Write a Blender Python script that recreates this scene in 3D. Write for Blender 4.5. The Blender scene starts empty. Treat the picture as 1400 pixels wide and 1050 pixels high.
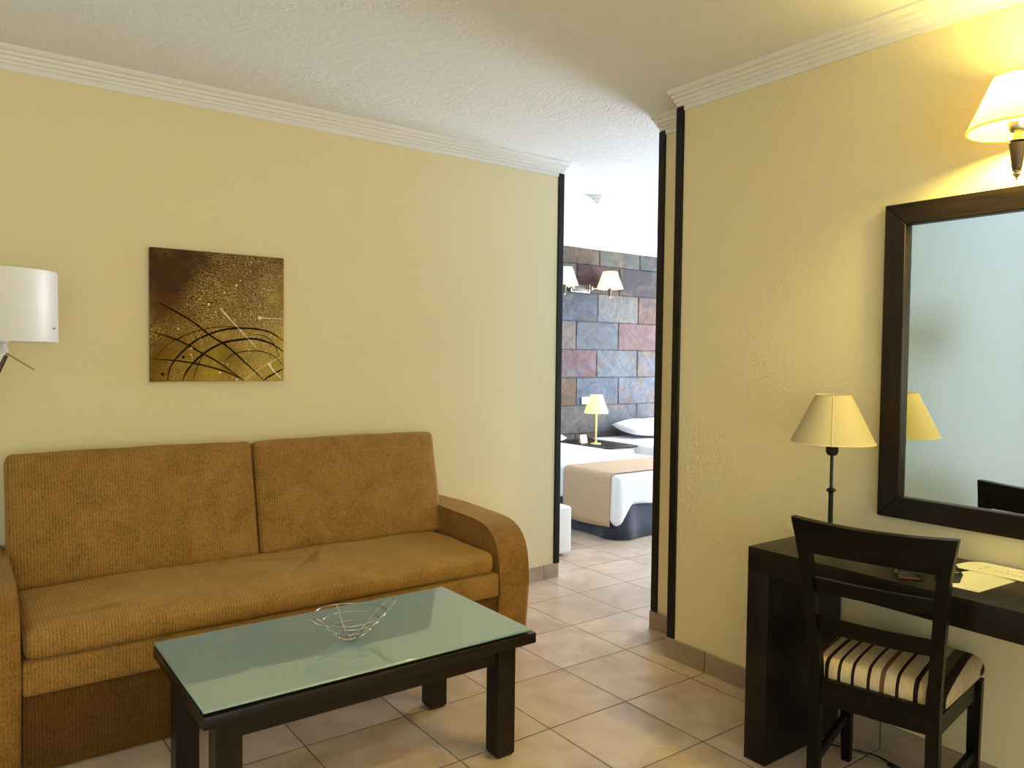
import bpy, bmesh, math, random
from mathutils import Vector, Matrix, noise
random.seed(7)
SC = bpy.context.scene
COL = SC.collection
PI = math.pi

# ------------------------------------------------------------------ helpers
def obj(name, bm, mats, parent=None, smooth=False, auto=None):
    me = bpy.data.meshes.new(name)
    bmesh.ops.recalc_face_normals(bm, faces=bm.faces[:])
    bm.to_mesh(me); bm.free()
    if not isinstance(mats, (list, tuple)): mats = [mats]
    for m in mats: me.materials.append(m)
    if smooth or auto:
        for p in me.polygons: p.use_smooth = True
    o = bpy.data.objects.new(name, me); COL.objects.link(o)
    if auto:
        me.set_sharp_from_angle(angle=math.radians(auto))
    if parent: o.parent = parent
    return o

def thing(name, label, cat, loc=(0, 0, 0), rotz=0, group=None):
    o = bpy.data.objects.new(name, None); COL.objects.link(o)
    o.empty_display_size = .1
    o.location = loc; o.rotation_euler = (0, 0, rotz)
    o['label'] = label; o['category'] = cat
    if group: o['group'] = group
    return o

def tag(o, label, cat, group=None):
    o['label'] = label; o['category'] = cat
    if group: o['group'] = group
    return o

def struct(name, bm, m, label=None, **k):
    o = obj(name, bm, m, **k); o['kind'] = 'structure'
    o['label'] = label or name.replace('_', ' ')
    o['category'] = name.split('_')[0]
    return o

def box(bm, x0, x1, y0, y1, z0, z1, bev=0, seg=2, mi=0, M=None):
    g = bmesh.ops.create_cube(bm, size=1)
    vs = g['verts']
    for v in vs:
        v.co = Vector((x0 + (v.co.x + .5) * (x1 - x0), y0 + (v.co.y + .5) * (y1 - y0), z0 + (v.co.z + .5) * (z1 - z0)))
    fs = list({f for v in vs for f in v.link_faces})
    for f in fs: f.material_index = mi
    if bev:
        es = list({e for v in vs for e in v.link_edges})
        r = bmesh.ops.bevel(bm, geom=es, offset=bev, segments=seg, affect='EDGES', profile=.5)
        vs = list({v for f in r['faces'] for v in f.verts} | {v for v in vs if v.is_valid})
        for f in r['faces']: f.material_index = mi
    if M is not None:
        for v in vs: v.co = M @ v.co
    return vs

def lathe(bm, prof, cx=0, cy=0, seg=32, mi=0, M=None, cap=True):
    rings = []
    for r, z in prof:
        if r < 1e-6: rings.append([bm.verts.new((cx, cy, z))])
        else: rings.append([bm.verts.new((cx + r * math.cos(2 * PI * i / seg), cy + r * math.sin(2 * PI * i / seg), z)) for i in range(seg)])
    for a, b in zip(rings, rings[1:]):
        for i in range(seg):
            j = (i + 1) % seg
            if len(a) == 1 and len(b) == 1: continue
            if len(a) == 1: f = bm.faces.new((a[0], b[i], b[j]))
            elif len(b) == 1: f = bm.faces.new((a[i], a[j], b[0]))
            else: f = bm.faces.new((a[i], a[j], b[j], b[i]))
            f.material_index = mi
    if cap:
        for r in (rings[0], rings[-1]):
            if len(r) > 2:
                try: bm.faces.new(r).material_index = mi
                except ValueError: pass
    if M is not None:
        for r in rings:
            for v in r: v.co = M @ v.co
    return rings

def tube(bm, pts, r, seg=8, closed=False, mi=0):
    pts = [Vector(p) for p in pts]; n = len(pts); rings = []
    up = None
    for i, p in enumerate(pts):
        if closed: t = pts[(i + 1) % n] - pts[i - 1]
        else: t = pts[min(i + 1, n - 1)] - pts[max(i - 1, 0)]
        t.normalize()
        if up is None:
            up = t.orthogonal().normalized()
        up = (up - t * up.dot(t))
        if up.length < 1e-5: up = t.orthogonal()
        up.normalize(); b = t.cross(up)
        rr = r[i] if isinstance(r, (list, tuple)) else r
        rings.append([bm.verts.new(p + (up * math.cos(2 * PI * k / seg) + b * math.sin(2 * PI * k / seg)) * rr) for k in range(seg)])
    m = n if closed else n - 1
    for i in range(m):
        a, b_ = rings[i], rings[(i + 1) % n]
        off = 0
        if closed and i == n - 1:
            off = min(range(seg), key=lambda s: (a[0].co - b_[s].co).length)
        for k in range(seg):
            f = bm.faces.new((a[k], a[(k + 1) % seg], b_[(k + 1 + off) % seg], b_[(k + off) % seg])); f.material_index = mi
    if not closed:
        bm.faces.new(rings[0]).material_index = mi; bm.faces.new(rings[-1]).material_index = mi

def spline(pts, n=8):
    """Catmull-Rom through the points"""
    P = [Vector(p) for p in pts]; P = [2 * P[0] - P[1]] + P + [2 * P[-1] - P[-2]]
    out = []
    for i in range(1, len(P) - 2):
        for k in range(n):
            t = k / n
            a, b, c, d = P[i - 1], P[i], P[i + 1], P[i + 2]
            out.append(.5 * ((2 * b) + (c - a) * t + (2 * a - 5 * b + 4 * c - d) * t * t + (3 * b - a - 3 * c + d) * t ** 3))
    out.append(P[-2]); return out

def prism(bm, poly, axis, a0, a1, bev=0, seg=3, mi=0):
    """polygon poly in the two other axes, extruded along axis"""
    def mk(p, a):
        if axis == 0: return (a, p[0], p[1])
        if axis == 1: return (p[0], a, p[1])
        return (p[0], p[1], a)
    A = [bm.verts.new(mk(p, a0)) for p in poly]; B = [bm.verts.new(mk(p, a1)) for p in poly]
    n = len(poly); fa = bm.faces.new(A); fb = bm.faces.new(B)
    for i in range(n):
        bm.faces.new((A[i], A[(i + 1) % n], B[(i + 1) % n], B[i])).material_index = mi
    fa.material_index = mi; fb.material_index = mi
    if bev:
        es = list(fa.edges) + list(fb.edges)
        bmesh.ops.bevel(bm, geom=es, offset=bev, segments=seg, affect='EDGES', profile=.5, clamp_overlap=True)

def rbox(bm, c, h, r, step, fn=None, M=None):
    """rounded cushion box: centre c, half sizes h, corner radius r, with a deform function fn(p, n)"""
    def coords(hh):
        inner = hh - r; out = []
        k = 4
        for i in range(k): out.append(-hh + r * i / k)
        n = max(2, int(2 * inner / step))
        for i in range(n + 1): out.append(-inner + 2 * inner * i / n)
        for i in range(1, k + 1): out.append(inner + r * i / k)
        return out
    cs = [coords(h[i]) for i in range(3)]; cache = {}
    def vert(i, j, k):
        key = (i, j, k)
        if key in cache: return cache[key]
        p = Vector((cs[0][i], cs[1][j], cs[2][k]))
        q = Vector([max(-(h[a] - r), min(h[a] - r, p[a])) for a in range(3)])
        d = p - q
        nrm = d.normalized() if d.length > 1e-9 else Vector((0, 0, 1))
        p = q + nrm * r
        if fn: p = fn(p, nrm)
        p = p + Vector(c)
        if M is not None: p = M @ p
        cache[key] = bm.verts.new(p); return cache[key]
    nx, ny, nz = [len(x) - 1 for x in cs]
    def quad(a, b, c_, d):
        try: bm.faces.new((vert(*a), vert(*b), vert(*c_), vert(*d)))
        except ValueError: pass
    for i in range(nx):
        for j in range(ny):
            for k in (0, nz): quad((i, j, k), (i + 1, j, k), (i + 1, j + 1, k), (i, j + 1, k))
    for i in range(nx):
        for k in range(nz):
            for j in (0, ny): quad((i, j, k), (i + 1, j, k), (i + 1, j, k + 1), (i, j, k + 1))
    for j in range(ny):
        for k in range(nz):
            for i in (0, nx): quad((i, j, k), (i, j + 1, k), (i, j + 1, k + 1), (i, j, k + 1))

# ------------------------------------------------------------------ materials
class N:
    def __init__(s, name):
        s.m = bpy.data.materials.new(name); s.m.use_nodes = True
        s.t = s.m.node_tree; s.b = s.t.nodes['Principled BSDF']; s.out = s.t.nodes['Material Output']
    def n(s, typ, ins=None, **kw):
        nd = s.t.nodes.new(typ)
        for k, v in kw.items(): setattr(nd, k, v)
        for k, v in (ins or {}).items():
            if hasattr(v, 'is_output'): s.t.links.new(v, nd.inputs[k])
            else: nd.inputs[k].default_value = v
        return nd
    def link(s, a, b): s.t.links.new(a, b)
    def set(s, **kw):
        for k, v in kw.items():
            k = k.replace('_', ' ')
            if hasattr(v, 'is_output'): s.t.links.new(v, s.b.inputs[k])
            else: s.b.inputs[k].default_value = v
        return s
    def pos(s): return s.n('ShaderNodeNewGeometry').outputs['Position']
    def obc(s): return s.n('ShaderNodeTexCoord').outputs['Object']
    def mapping(s, vec, scale=(1, 1, 1), loc=(0, 0, 0), rot=(0, 0, 0)):
        return s.n('ShaderNodeMapping', {'Vector': vec, 'Scale': scale, 'Location': loc, 'Rotation': rot}).outputs[0]
    def noise(s, vec, scale, detail=3, rough=.5, dist=0):
        return s.n('ShaderNodeTexNoise', {'Vector': vec, 'Scale': scale, 'Detail': detail, 'Roughness': rough, 'Distortion': dist}).outputs[0]
    def ramp(s, fac, stops, interp='LINEAR'):
        r = s.n('ShaderNodeValToRGB', {'Fac': fac}); e = r.color_ramp.elements
        r.color_ramp.interpolation = interp
        while len(e) < len(stops): e.new(.5)
        for el, (p, c) in zip(e, stops):
            el.position = p; el.color = (c + (1,)) if len(c) == 3 else c
        return r.outputs[0]
    def math(s, op, a, b=0.0, c=0.0):
        return s.n('ShaderNodeMath', {0: a, 1: b, 2: c}, operation=op).outputs[0]
    def mix(s, fac, a, b, typ='MIX'):
        nd = s.n('ShaderNodeMix', data_type='RGBA', blend_type=typ)
        for k, v in ((0, fac), (6, a), (7, b)):
            if hasattr(v, 'is_output'): s.t.links.new(v, nd.inputs[k])
            else: nd.inputs[k].default_value = v if k == 0 else ((v + (1,)) if len(v) == 3 else v)
        return nd.outputs[2]
    def bump(s, h, strength=.3, dist=.01, normal=None):
        nd = s.n('ShaderNodeBump', {'Height': h, 'Strength': strength, 'Distance': dist})
        if normal is not None: s.t.links.new(normal, nd.inputs['Normal'])
        s.t.links.new(nd.outputs[0], s.b.inputs['Normal']); return nd.outputs[0]

def L(r, g, b):
    f = lambda c: (c / 255 / 12.92) if c <= 10 else ((c / 255 + .055) / 1.055) ** 2.4
    return (f(r), f(g), f(b))

def plain(name, col, rough=.5, metal=0, spec=.5, coat=0, nscale=0, nvar=.1):
    a = N(name); a.set(Base_Color=col + (1,), Roughness=rough, Metallic=metal, Coat_Weight=coat)
    a.b.inputs['Specular IOR Level'].default_value = spec
    if nscale:
        f = a.noise(a.obc(), nscale, 4)
        c = a.mix(f, tuple(x * (1 - nvar) for x in col), tuple(min(1, x * (1 + nvar)) for x in col))
        a.set(Base_Color=c)
        a.bump(f, .15, .002)
    return a.m

def plaster(name, col, strength=.35, swirl=True):
    a = N(name); p = a.pos()
    f1 = a.noise(p, 9, 5, .6, 1.2)
    f2 = a.noise(p, 38, 3, .6, .6)
    v = a.mapping(p, (1, 1, 1))
    w = a.n('ShaderNodeTexWave', {'Vector': v, 'Scale': 7, 'Distortion': 22, 'Detail': 4, 'Detail Scale': 1.4, 'Detail Roughness': .6}, wave_type='RINGS').outputs[1]
    msk = a.ramp(a.noise(p, 1.6, 2), [(.48, (0, 0, 0)), (.62, (1, 1, 1))])
    wv = a.math('MULTIPLY', w, msk)
    h = a.math('ADD', a.math('MULTIPLY', f1, .9), a.math('MULTIPLY', f2, .35))
    if swirl: h = a.math('ADD', h, a.math('MULTIPLY', wv, .35))
    c = a.mix(a.noise(p, .9, 3), tuple(x * .975 for x in col), tuple(min(1, x * 1.02) for x in col))
    a.set(Base_Color=c, Roughness=.62); a.b.inputs['Specular IOR Level'].default_value = .3
    a.bump(h, strength, .006)
    return a.m

CREAM = (.80, .685, .415)
M = {}
M['wall'] = plaster('cream_plaster', CREAM, .14)
M['wall_rough'] = plaster('cream_rough_plaster', CREAM, .62)
M['wall_white'] = plaster('white_wall_paint', (.68, .83, .92), .12)
M['ceiling'] = plaster('white_ceiling_plaster', (.78, .79, .80), .6)
M['crown'] = plain('white_crown_paint', (.80, .78, .74), .55, nscale=30, nvar=.03)

def tiles(name, ax=None, dk=1.0):
    a = N(name); p = a.pos()
    gx, gy, s = 3.4162, 3.8007, .39963
    v = a.mapping(p, (1 / s, 1 / s, 1 / s), (-gx / s + 40, -gy / s + 40, .5))
    sep = a.n('ShaderNodeSeparateXYZ', {0: v})
    def line(ch):
        f = a.math('FRACT', sep.outputs[ch]); d = a.math('ABSOLUTE', a.math('SUBTRACT', f, .5))
        return a.math('GREATER_THAN', d, .4945), a.math('FLOOR', sep.outputs[ch]), d
    if ax is None:
        lx, fx, dx = line(0); ly, fy, dy = line(1)
        g = a.math('MAXIMUM', lx, ly); dm = a.math('MAXIMUM', dx, dy)
    else:
        g, fx, dm = line(ax); fy = a.math('MULTIPLY', fx, 2.7)
    cid = a.n('ShaderNodeCombineXYZ', {0: fx, 1: fy, 2: .37})
    wn = a.n('ShaderNodeTexWhiteNoise', {0: cid.outputs[0]}, noise_dimensions='3D')
    # each tile gets its own patch of the marbling
    off = a.n('ShaderNodeVectorMath', {0: p, 1: wn.outputs[1]}, operation='ADD').outputs[0]
    off2 = a.n('ShaderNodeVectorMath', {0: wn.outputs[1], 'Scale': 9}, operation='SCALE').outputs[0]
    pv = a.n('ShaderNodeVectorMath', {0: p, 1: off2}, operation='ADD').outputs[0]
    n1 = a.noise(pv, 4.5, 5, .6, .8); n2 = a.noise(pv, 20, 3, .6)
    base = a.ramp(n1, [(.3, (.46, .32, .215)), (.5, (.57, .43, .31)), (.72, (.68, .54, .42))])
    base = a.mix(a.math('MULTIPLY', n2, .17), base, (.50, .36, .24))
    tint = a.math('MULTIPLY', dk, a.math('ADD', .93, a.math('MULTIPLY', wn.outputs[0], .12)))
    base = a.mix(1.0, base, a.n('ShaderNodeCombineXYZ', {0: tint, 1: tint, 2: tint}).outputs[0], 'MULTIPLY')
    c = a.mix(g, base, (.10, .065, .04))
    a.set(Base_Color=c, Roughness=a.math('ADD', a.math('ADD', .26, a.math('MULTIPLY', n2, .12)), a.math('MULTIPLY', g, .4)))
    edge = a.n('ShaderNodeMapRange', {0: dm, 1: .482, 2: .4945, 3: 1.0, 4: 0.0}).outputs[0]
    a.bump(a.math('ADD', edge, a.math('MULTIPLY', n1, .15)), .5, .0025)
    return a.m
M['floor'] = tiles('beige_ceramic_floor_tiles')
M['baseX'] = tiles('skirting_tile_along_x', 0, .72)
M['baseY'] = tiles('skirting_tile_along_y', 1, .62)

def wenge(name, axis=2, k=.7, spec=.22):
    a = N(name); sc = [60, 60, 60]; sc[axis] = 4
    v = a.mapping(a.obc(), tuple(sc))
    f = a.noise(v, 1, 5, .65, .4)
    c = a.ramp(f, [(.3, tuple(x * k for x in (.008, .0055, .004))), (.55, tuple(x * k for x in (.018, .011, .0075))), (.8, tuple(x * k for x in (.032, .02, .013)))])
    a.set(Base_Color=c, Roughness=.36); a.b.inputs['Specular IOR Level'].default_value = spec
    a.bump(f, .12, .001)
    return a.m
M['chairY'] = wenge('chair_wood_y', 1, .3, .12); M['chairZ'] = wenge('chair_wood_z', 2, .3, .12); M['chairX'] = wenge('chair_wood_x', 0, .3, .12)
M['wengeX'] = wenge('dark_wenge_grain_x', 0); M['wengeY'] = wenge('dark_wenge_grain_y', 1); M['wengeZ'] = wenge('dark_wenge_grain_z', 2)
M['frameY'] = wenge('mirror_frame_wood_y', 1, .9); M['frameZ'] = wenge('mirror_frame_wood_z', 2, .9)

def fabric(name, dark, light, axis=0, rib=260, wk=.065):
    """ribbed brown chenille; axis = direction across the ribs"""
    a = N(name); p = a.obc()
    sc = [1.0, 1.0, 1.0]
    w = a.n('ShaderNodeTexWave', {'Vector': p, 'Scale': rib / 9, 'Distortion': 1.2, 'Detail': 2, 'Detail Scale': 6}, wave_type='BANDS', bands_direction='XYZ'[axis]).outputs[1]
    n1 = a.noise(p, 480, 2, .7); n2 = a.noise(p, 9, 5, .65, .5)
    s3 = [230, 230, 230]; s3[2 if axis != 2 else 0] = 80
    n3 = a.noise(a.mapping(p, tuple(s3)), 1.2, 3, .7)
    h = a.math('ADD', a.math('MULTIPLY', w, .35), a.math('ADD', a.math('MULTIPLY', n1, .7), a.math('MULTIPLY', n3, .8)))
    f = a.math('ADD', a.math('MULTIPLY', n1, .35), a.math('ADD', a.math('MULTIPLY', n3, .40), a.math('MULTIPLY', n2, .17)))
    f = a.math('ADD', a.math('MULTIPLY', w, wk), a.math('ADD', f, .095))
    c = a.ramp(f, [(.44, dark), (.56, tuple((x + y) / 2 for x, y in zip(dark, light))), (.68, light)])
    a.set(Base_Color=c, Roughness=.85, Sheen_Weight=.3, Sheen_Roughness=.4)
    a.b.inputs['Sheen Tint'].default_value = (.9, .62, .25, 1)
    a.b.inputs['Specular IOR Level'].default_value = .15
    a.bump(h, .6, .003)
    return a.m
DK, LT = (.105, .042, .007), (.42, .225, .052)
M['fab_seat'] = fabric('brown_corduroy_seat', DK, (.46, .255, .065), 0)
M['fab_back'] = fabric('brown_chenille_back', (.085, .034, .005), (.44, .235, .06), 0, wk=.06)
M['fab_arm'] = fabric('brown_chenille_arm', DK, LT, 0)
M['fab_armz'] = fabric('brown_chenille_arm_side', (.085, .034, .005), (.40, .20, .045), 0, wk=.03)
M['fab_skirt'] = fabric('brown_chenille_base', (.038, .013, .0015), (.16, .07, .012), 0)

# ------------------------------------------------------------------ camera
f_ = Vector((0.59292087, 0.80449553, -0.03509677)); r_ = Vector((0.80518152, -0.59291049, 0.01182694)); u_ = Vector((0.01129453, 0.03527171, 0.99931393))
cam = bpy.data.cameras.new('camera'); co = bpy.data.objects.new('camera', cam); COL.objects.link(co)
mw = Matrix.Identity(4)
for i in range(3):
    mw[i][0], mw[i][1], mw[i][2] = r_[i], u_[i], -f_[i]
mw[0][3], mw[1][3], mw[2][3] = 0, 0, 1.4
co.matrix_world = mw
cam.sensor_width = 36; cam.lens = 36 * 1049.704 / 1400; cam.clip_start = .02
SC.camera = co

# ------------------------------------------------------------------ room shell
ZC = 2.612
XL, XR, YB, YF = -1.3, 2.72, 3.74, -2.7
BX1, BY1 = 9.0, 6.41          # bedroom right wall and slate wall
def sbox(name, dims, m, label=None, bev=0):
    bm = bmesh.new(); box(bm, *dims, bev=bev); return struct(name, bm, m, label)
sbox('floor', (XL - .2, BX1 + .2, YF - .2, BY1 + .2, -.1, 0), M['floor'], 'beige square ceramic floor tiles with dark grout')
sbox('ceiling', (XL - .2, BX1 + .2, YF - .2, BY1 + .2, ZC, ZC + .1), M['ceiling'], 'white rough plaster ceiling')
sbox('wall_back', (XL - .15, 3.137, YB, YB + .13, 0, ZC), M['wall'], 'cream wall behind the sofa')
sbox('wall_right', (XR, 3.07, YF - .15, 2.425, 0, ZC), M['wall_rough'], 'yellow cream plaster wall behind the desk and mirror')
sbox('wall_doorway', (2.94, 3.07, 2.425, 2.735, 0, ZC), M['wall'], 'set-back cream strip of wall beside the bedroom opening')
sbox('wall_left', (XL - .15, XL, YF - .15, YB, 0, ZC), M['wall_white'], 'pale wall opposite the mirror')
# wall behind the camera, with an unseen window added to let daylight in
bm = bmesh.new()
WX0, WX1, WZ0, WZ1 = -1.15, .7, .25, 2.25
box(bm, XL, WX0, YF - .15, YF, 0, ZC); box(bm, WX1, XR, YF - .15, YF, 0, ZC)
box(bm, WX0, WX1, YF - .15, YF, 0, WZ0); box(bm, WX0, WX1, YF - .15, YF, WZ1, ZC)
struct('wall_front', bm, M['wall_white'], 'pale wall behind the viewer with an added window opening')
# bedroom shell
sbox('wall_bedroom_front', (3.07, BX1 + .15, 2.60, 2.735, 0, ZC), M['wall_white'], 'bedroom wall backing the living room')
sbox('wall_bedroom_left', (2.3, 2.45, YB + .13, BY1, 0, ZC), M['wall_white'], 'bedroom wall behind the living room')
bm = bmesh.new()
BW = (3.0, 5.35, .12, 2.42)
X0, X1 = BX1, BX1 + .15
box(bm, X0, X1, 2.735, BW[0], 0, ZC); box(bm, X0, X1, BW[1], BY1, 0, ZC)
box(bm, X0, X1, BW[0], BW[1], 0, BW[2]); box(bm, X0, X1, BW[0], BW[1], BW[3], ZC)
struct('wall_bedroom_right', bm, M['wall_white'], 'bedroom wall with the balcony window')
def window(name, axis, p, a0, a1, z0, z1, label):
    bm = bmesh.new(); t = .05
    def bb(u0, u1, w0, w1):
        if axis == 0: box(bm, p, p + t, u0, u1, w0, w1, .004, 1)
        else: box(bm, u0, u1, p, p + t, w0, w1, .004, 1)
    bb(a0, a1, z0, z0 + t); bb(a0, a1, z1 - t, z1); bb(a0, a0 + t, z0, z1); bb(a1 - t, a1, z0, z1)
    mid = (a0 + a1) / 2; bb(mid - t / 2, mid + t / 2, z0, z1)
    struct(name, bm, plain(name + '_paint', (.7, .7, .7), .4), label)
window('window_1', 0, BX1 + .05, BW[0], BW[1], BW[2], BW[3], 'bedroom balcony window frame')
window('window_2', 1, YF - .1, WX0, WX1, WZ0, WZ1, 'added living room window frame behind the viewer')

# slate wall: each stone slab keeps its own stone colour
SL = dict(gg=(.34, .36, .30), dg=(.25, .29, .28), tan=(.42, .33, .24), pr=(.26, .15, .135), dk=(.15, .13, .14), bl=(.20, .25, .33), lg=(.50, .53, .50),
          ob=(.40, .25, .18), sp=(.58, .50, .44), gb=(.33, .38, .44), pk=(.50, .29, .29), lb=(.42, .49, .55), ol=(.45, .38, .32), or_=(.48, .30, .14), bb=(.34, .45, .62), pb=(.44, .52, .62), cr=(.50, .50, .46))
rows = [ # z0, z1, phase, colours keyed by slab number counted from joint X=5.585 (type a) or 5.905 (type b)
    (2.435, ZC, 5.920, {-1: 'tan', 0: 'gg', 1: 'dg'}),
    (2.120, 2.435, 5.590, {-1: 'gg', 0: 'pr', 1: 'dk', 2: 'dk'}),
    (1.805, 2.120, 5.905, {-1: 'bl', 0: 'lg', 1: 'ob'}),
    (1.492, 1.805, 5.588, {-1: 'sp', 0: 'gb', 1: 'pk', 2: 'ob'}),
    (1.180, 1.492, 5.900, {-1: 'pk', 0: 'lb', 1: 'ol'}),
    (.870, 1.180, 5.600, {-1: 'or_', 0: 'bb', 1: 'pb', 2: 'pk'}),
    (.560, .870, 5.905, {-1: 'cr', 0: 'pb', 1: 'lb'}),
    (.250, .560, 5.590, {-1: 'ol', 0: 'tan', 1: 'ob', 2: 'gg'}),
    (0, .250, 5.905, {})]
bm = bmesh.new(); cl = bm.loops.layers.float_color.new('stone')
keys = list(SL.values()); rr = random.Random(3)
box(bm, 2.3, BX1 + .15, BY1 + .003, BY1 + .15, 0, ZC)
for f in bm.faces:
    for l in f.loops: l[cl] = (.55, .53, .5, 1)
for ri, (z0, z1, ph, cs) in enumerate(rows):
    k = -6
    while ph + .643 * k < BX1:
        x0 = max(2.3, ph + .643 * k); x1 = min(BX1, ph + .643 * (k + 1))
        if x1 - x0 > .02:
            cname = cs.get(k); cc = SL[cname] if cname else rr.choice(keys)
            g = .0012
            nx, nz = 10, 6
            def gp(i, n_): return 0 if i == 0 else (1 if i == n_ else .02 + .96 * (i - 1) / (n_ - 2))
            vv = [[bm.verts.new((x0 + g + (x1 - x0 - 2 * g) * gp(i, nx) + noise.noise((x0 + i, z0, j)) * .003, BY1 - .007 - .005 * noise.noise((i * .37 + k * 5, j * .53, ri * 3.1)) if 0 < i < nx and 0 < j < nz else BY1 + .002,
                   z0 + g + (z1 - z0 - 2 * g) * gp(j, nz) + noise.noise((k + i * .4, j * 2., z0 * 5)) * .003)) for i in range(nx + 1)] for j in range(nz + 1)]
            for j in range(nz):
                for i in range(nx):
                    f = bm.faces.new((vv[j][i], vv[j][i + 1], vv[j + 1][i + 1], vv[j + 1][i]))
                    for l in f.loops: l[cl] = cc + (1,)
        k += 1
a = N('multicolour_slate')
at = a.n('ShaderNodeAttribute', attribute_name='stone').outputs[0]; p = a.pos()
n1 = a.noise(p, 5, 6, .65, 1.5); n2 = a.noise(p, 22, 4, .7, 1.)
warm = a.ramp(a.noise(p, 3.1, 3, .6, 1.), [(.50, (0, 0, 0)), (.68, (1, 1, 1))])
c = a.mix(a.math('MULTIPLY', warm, .6), a.mix(1.0, at, (.19, .175, .165), 'MULTIPLY'), (.13, .075, .042))
cool = a.ramp(a.noise(a.mapping(p, loc=(7, 3, 5)), 2.4, 3, .6, 1.), [(.52, (0, 0, 0)), (.70, (1, 1, 1))])
c = a.mix(a.math('MULTIPLY', cool, .55), c, (.06, .085, .12))
g1 = a.ramp(n1, [(.3, (.62, .62, .62)), (.7, (1.3, 1.3, 1.3))]); c = a.mix(1.0, c, g1, 'MULTIPLY')
g2 = a.ramp(n2, [(.3, (.7, .7, .7)), (.7, (1.25, 1.25, 1.25))]); c = a.mix(1.0, c, g2, 'MULTIPLY')
a.set(Base_Color=c, Roughness=.6); a.b.inputs['Specular IOR Level'].default_value = .2
a.bump(a.math('ADD', n1, a.math('MULTIPLY', n2, .5)), .6, .012)
struct('wall_bedroom_back', bm, a.m, 'multicoloured slate feature wall behind the beds')

# baseboards (0.09 m high tile)
def base(name, dims, m, label): sbox(name, dims, m, label, .0015)
base('baseboard_back', (XL, 3.137, YB - .009, YB, 0, .088), M['baseX'], 'tile skirting under the sofa wall')
base('baseboard_right', (XR - .012, XR, YF, 2.437, 0, .094), M['baseY'], 'tile skirting under the desk wall')
base('baseboard_doorway', (2.928, 2.94, 2.44, 2.747, 0, .092), M['baseY'], 'tile skirting on the strip beside the opening')
base('baseboard_left', (XL, XL + .01, YF, YB, 0, .09), M['baseY'], 'tile skirting on the far left wall')
base('baseboard_bedroom', (3.07, BX1, 2.735, 2.745, 0, .09), M['baseX'], 'tile skirting in the bedroom')

# stepped crown moulding
CP = [(0, 2.530), (.006, 2.530), (.006, 2.553), (.014, 2.555), (.018, 2.566), (.030, 2.568), (.034, 2.580), (.050, 2.582), (.054, 2.593), (.070, 2.595), (.080, 2.604), (.080, ZC), (0, ZC)]
bm = bmesh.new(); prism(bm, [(YB - o, z) for o, z in CP], 0, XL, 3.137)
struct('trim_1', bm, M['crown'], 'white stepped crown moulding above the sofa wall')
bm = bmesh.new(); prism(bm, [(XR - o, z) for o, z in CP], 1, YF, 2.425)
struct('trim_2', bm, M['crown'], 'white stepped crown moulding above the desk wall')
bm = bmesh.new(); prism(bm, [(2.94 - o, z) for o, z in CP], 1, 2.41, 2.735)
struct('trim_3', bm, M['crown'], 'short white crown moulding over the set-back wall strip')
# dark wooden corner strips
bm = bmesh.new(); box(bm, 3.097, 3.145, YB - .009, YB + .02, .088, 2.553, .006, 3)
struct('trim_4', bm, M['wengeZ'], 'dark wooden strip on the end of the sofa wall')
bm = bmesh.new(); box(bm, XR - .009, XR + .02, 2.388, 2.434, .094, 2.553, .006, 3)
struct('trim_5', bm, M['wengeZ'], 'dark wooden strip on the end of the desk wall')
bm = bmesh.new(); box(bm, 2.931, 2.96, 2.700, 2.745, .092, 2.553, .006, 3)
struct('trim_6', bm, M['wengeZ'], 'dark wooden strip at the edge of the bedroom opening')

# ------------------------------------------------------------------ sofa
sofa = thing('sofa', 'brown ribbed fabric two-cushion sofa against the cream wall', 'sofa', (1.135, 3.3, 0))
def sloc(o):   # built in world coordinates, shifted under the sofa's empty
    o.data.transform(Matrix.Translation((-1.135, -3.3, 0))); return o
SX0, SX1 = .184, 2.090
AP = [(2.912, .012), (2.910, .30), (2.916, .40), (2.930, .470), (2.950, .515), (2.980, .550), (3.020, .577), (3.075, .594), (3.15, .602), (3.30, .607), (3.50, .614), (3.70, .620), (3.70, .012)]
AP = [(q.x, q.y) for q in spline([(y, z, 0) for y, z in AP[1:11]], 5)] + [(3.70, .620), (3.70, .012), (2.912, .012)]
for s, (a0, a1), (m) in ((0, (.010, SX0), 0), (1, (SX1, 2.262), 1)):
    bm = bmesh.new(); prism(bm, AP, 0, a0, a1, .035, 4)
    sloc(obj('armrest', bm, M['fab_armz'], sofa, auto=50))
# seat cushion
def seatfn(p, n):
    x, y, z = p; q = p.copy()
    if n.z > .3:
        b = (1 - (x / .955) ** 4) * (1 - (abs(y) / .30) ** 4)
        q.z += .014 * b * n.z
        q.z += .007 * noise.noise((x * 4, y * 5, 1.7)) * n.z
        # creases in the middle and at the left front corner
        for (cx, cy, ang, ln, dp) in ((.14, -.02, .9, .16, .014), (.19, -.05, 1.1, .12, -.010), (-.72, -.235, .08, .13, .013), (-.60, -.250, .25, .10, -.006), (.05, .05, -.3, .14, .008)):
            dx, dy = x - cx, y - cy; u = dx * math.cos(ang) + dy * math.sin(ang); v = -dx * math.sin(ang) + dy * math.cos(ang)
            q.z -= dp * math.exp(-(v / .014) ** 2 - (u / ln) ** 2)
    if n.y < -.3:
        q.y -= .012 * (1 - (x / .955) ** 6) * (1 - (z / .07) ** 2) * -n.y
        q.y += .005 * noise.noise((x * 6, z * 9, 4.)) * -n.y
    return q
bm = bmesh.new(); rbox(bm, ((SX0 + SX1) / 2 - .004, 3.275, .428), ((SX1 - SX0) / 2 - .012, .345, .052), .036, .012, seatfn)
sloc(obj('seat_cushion', bm, M['fab_seat'], sofa, smooth=True))
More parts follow.
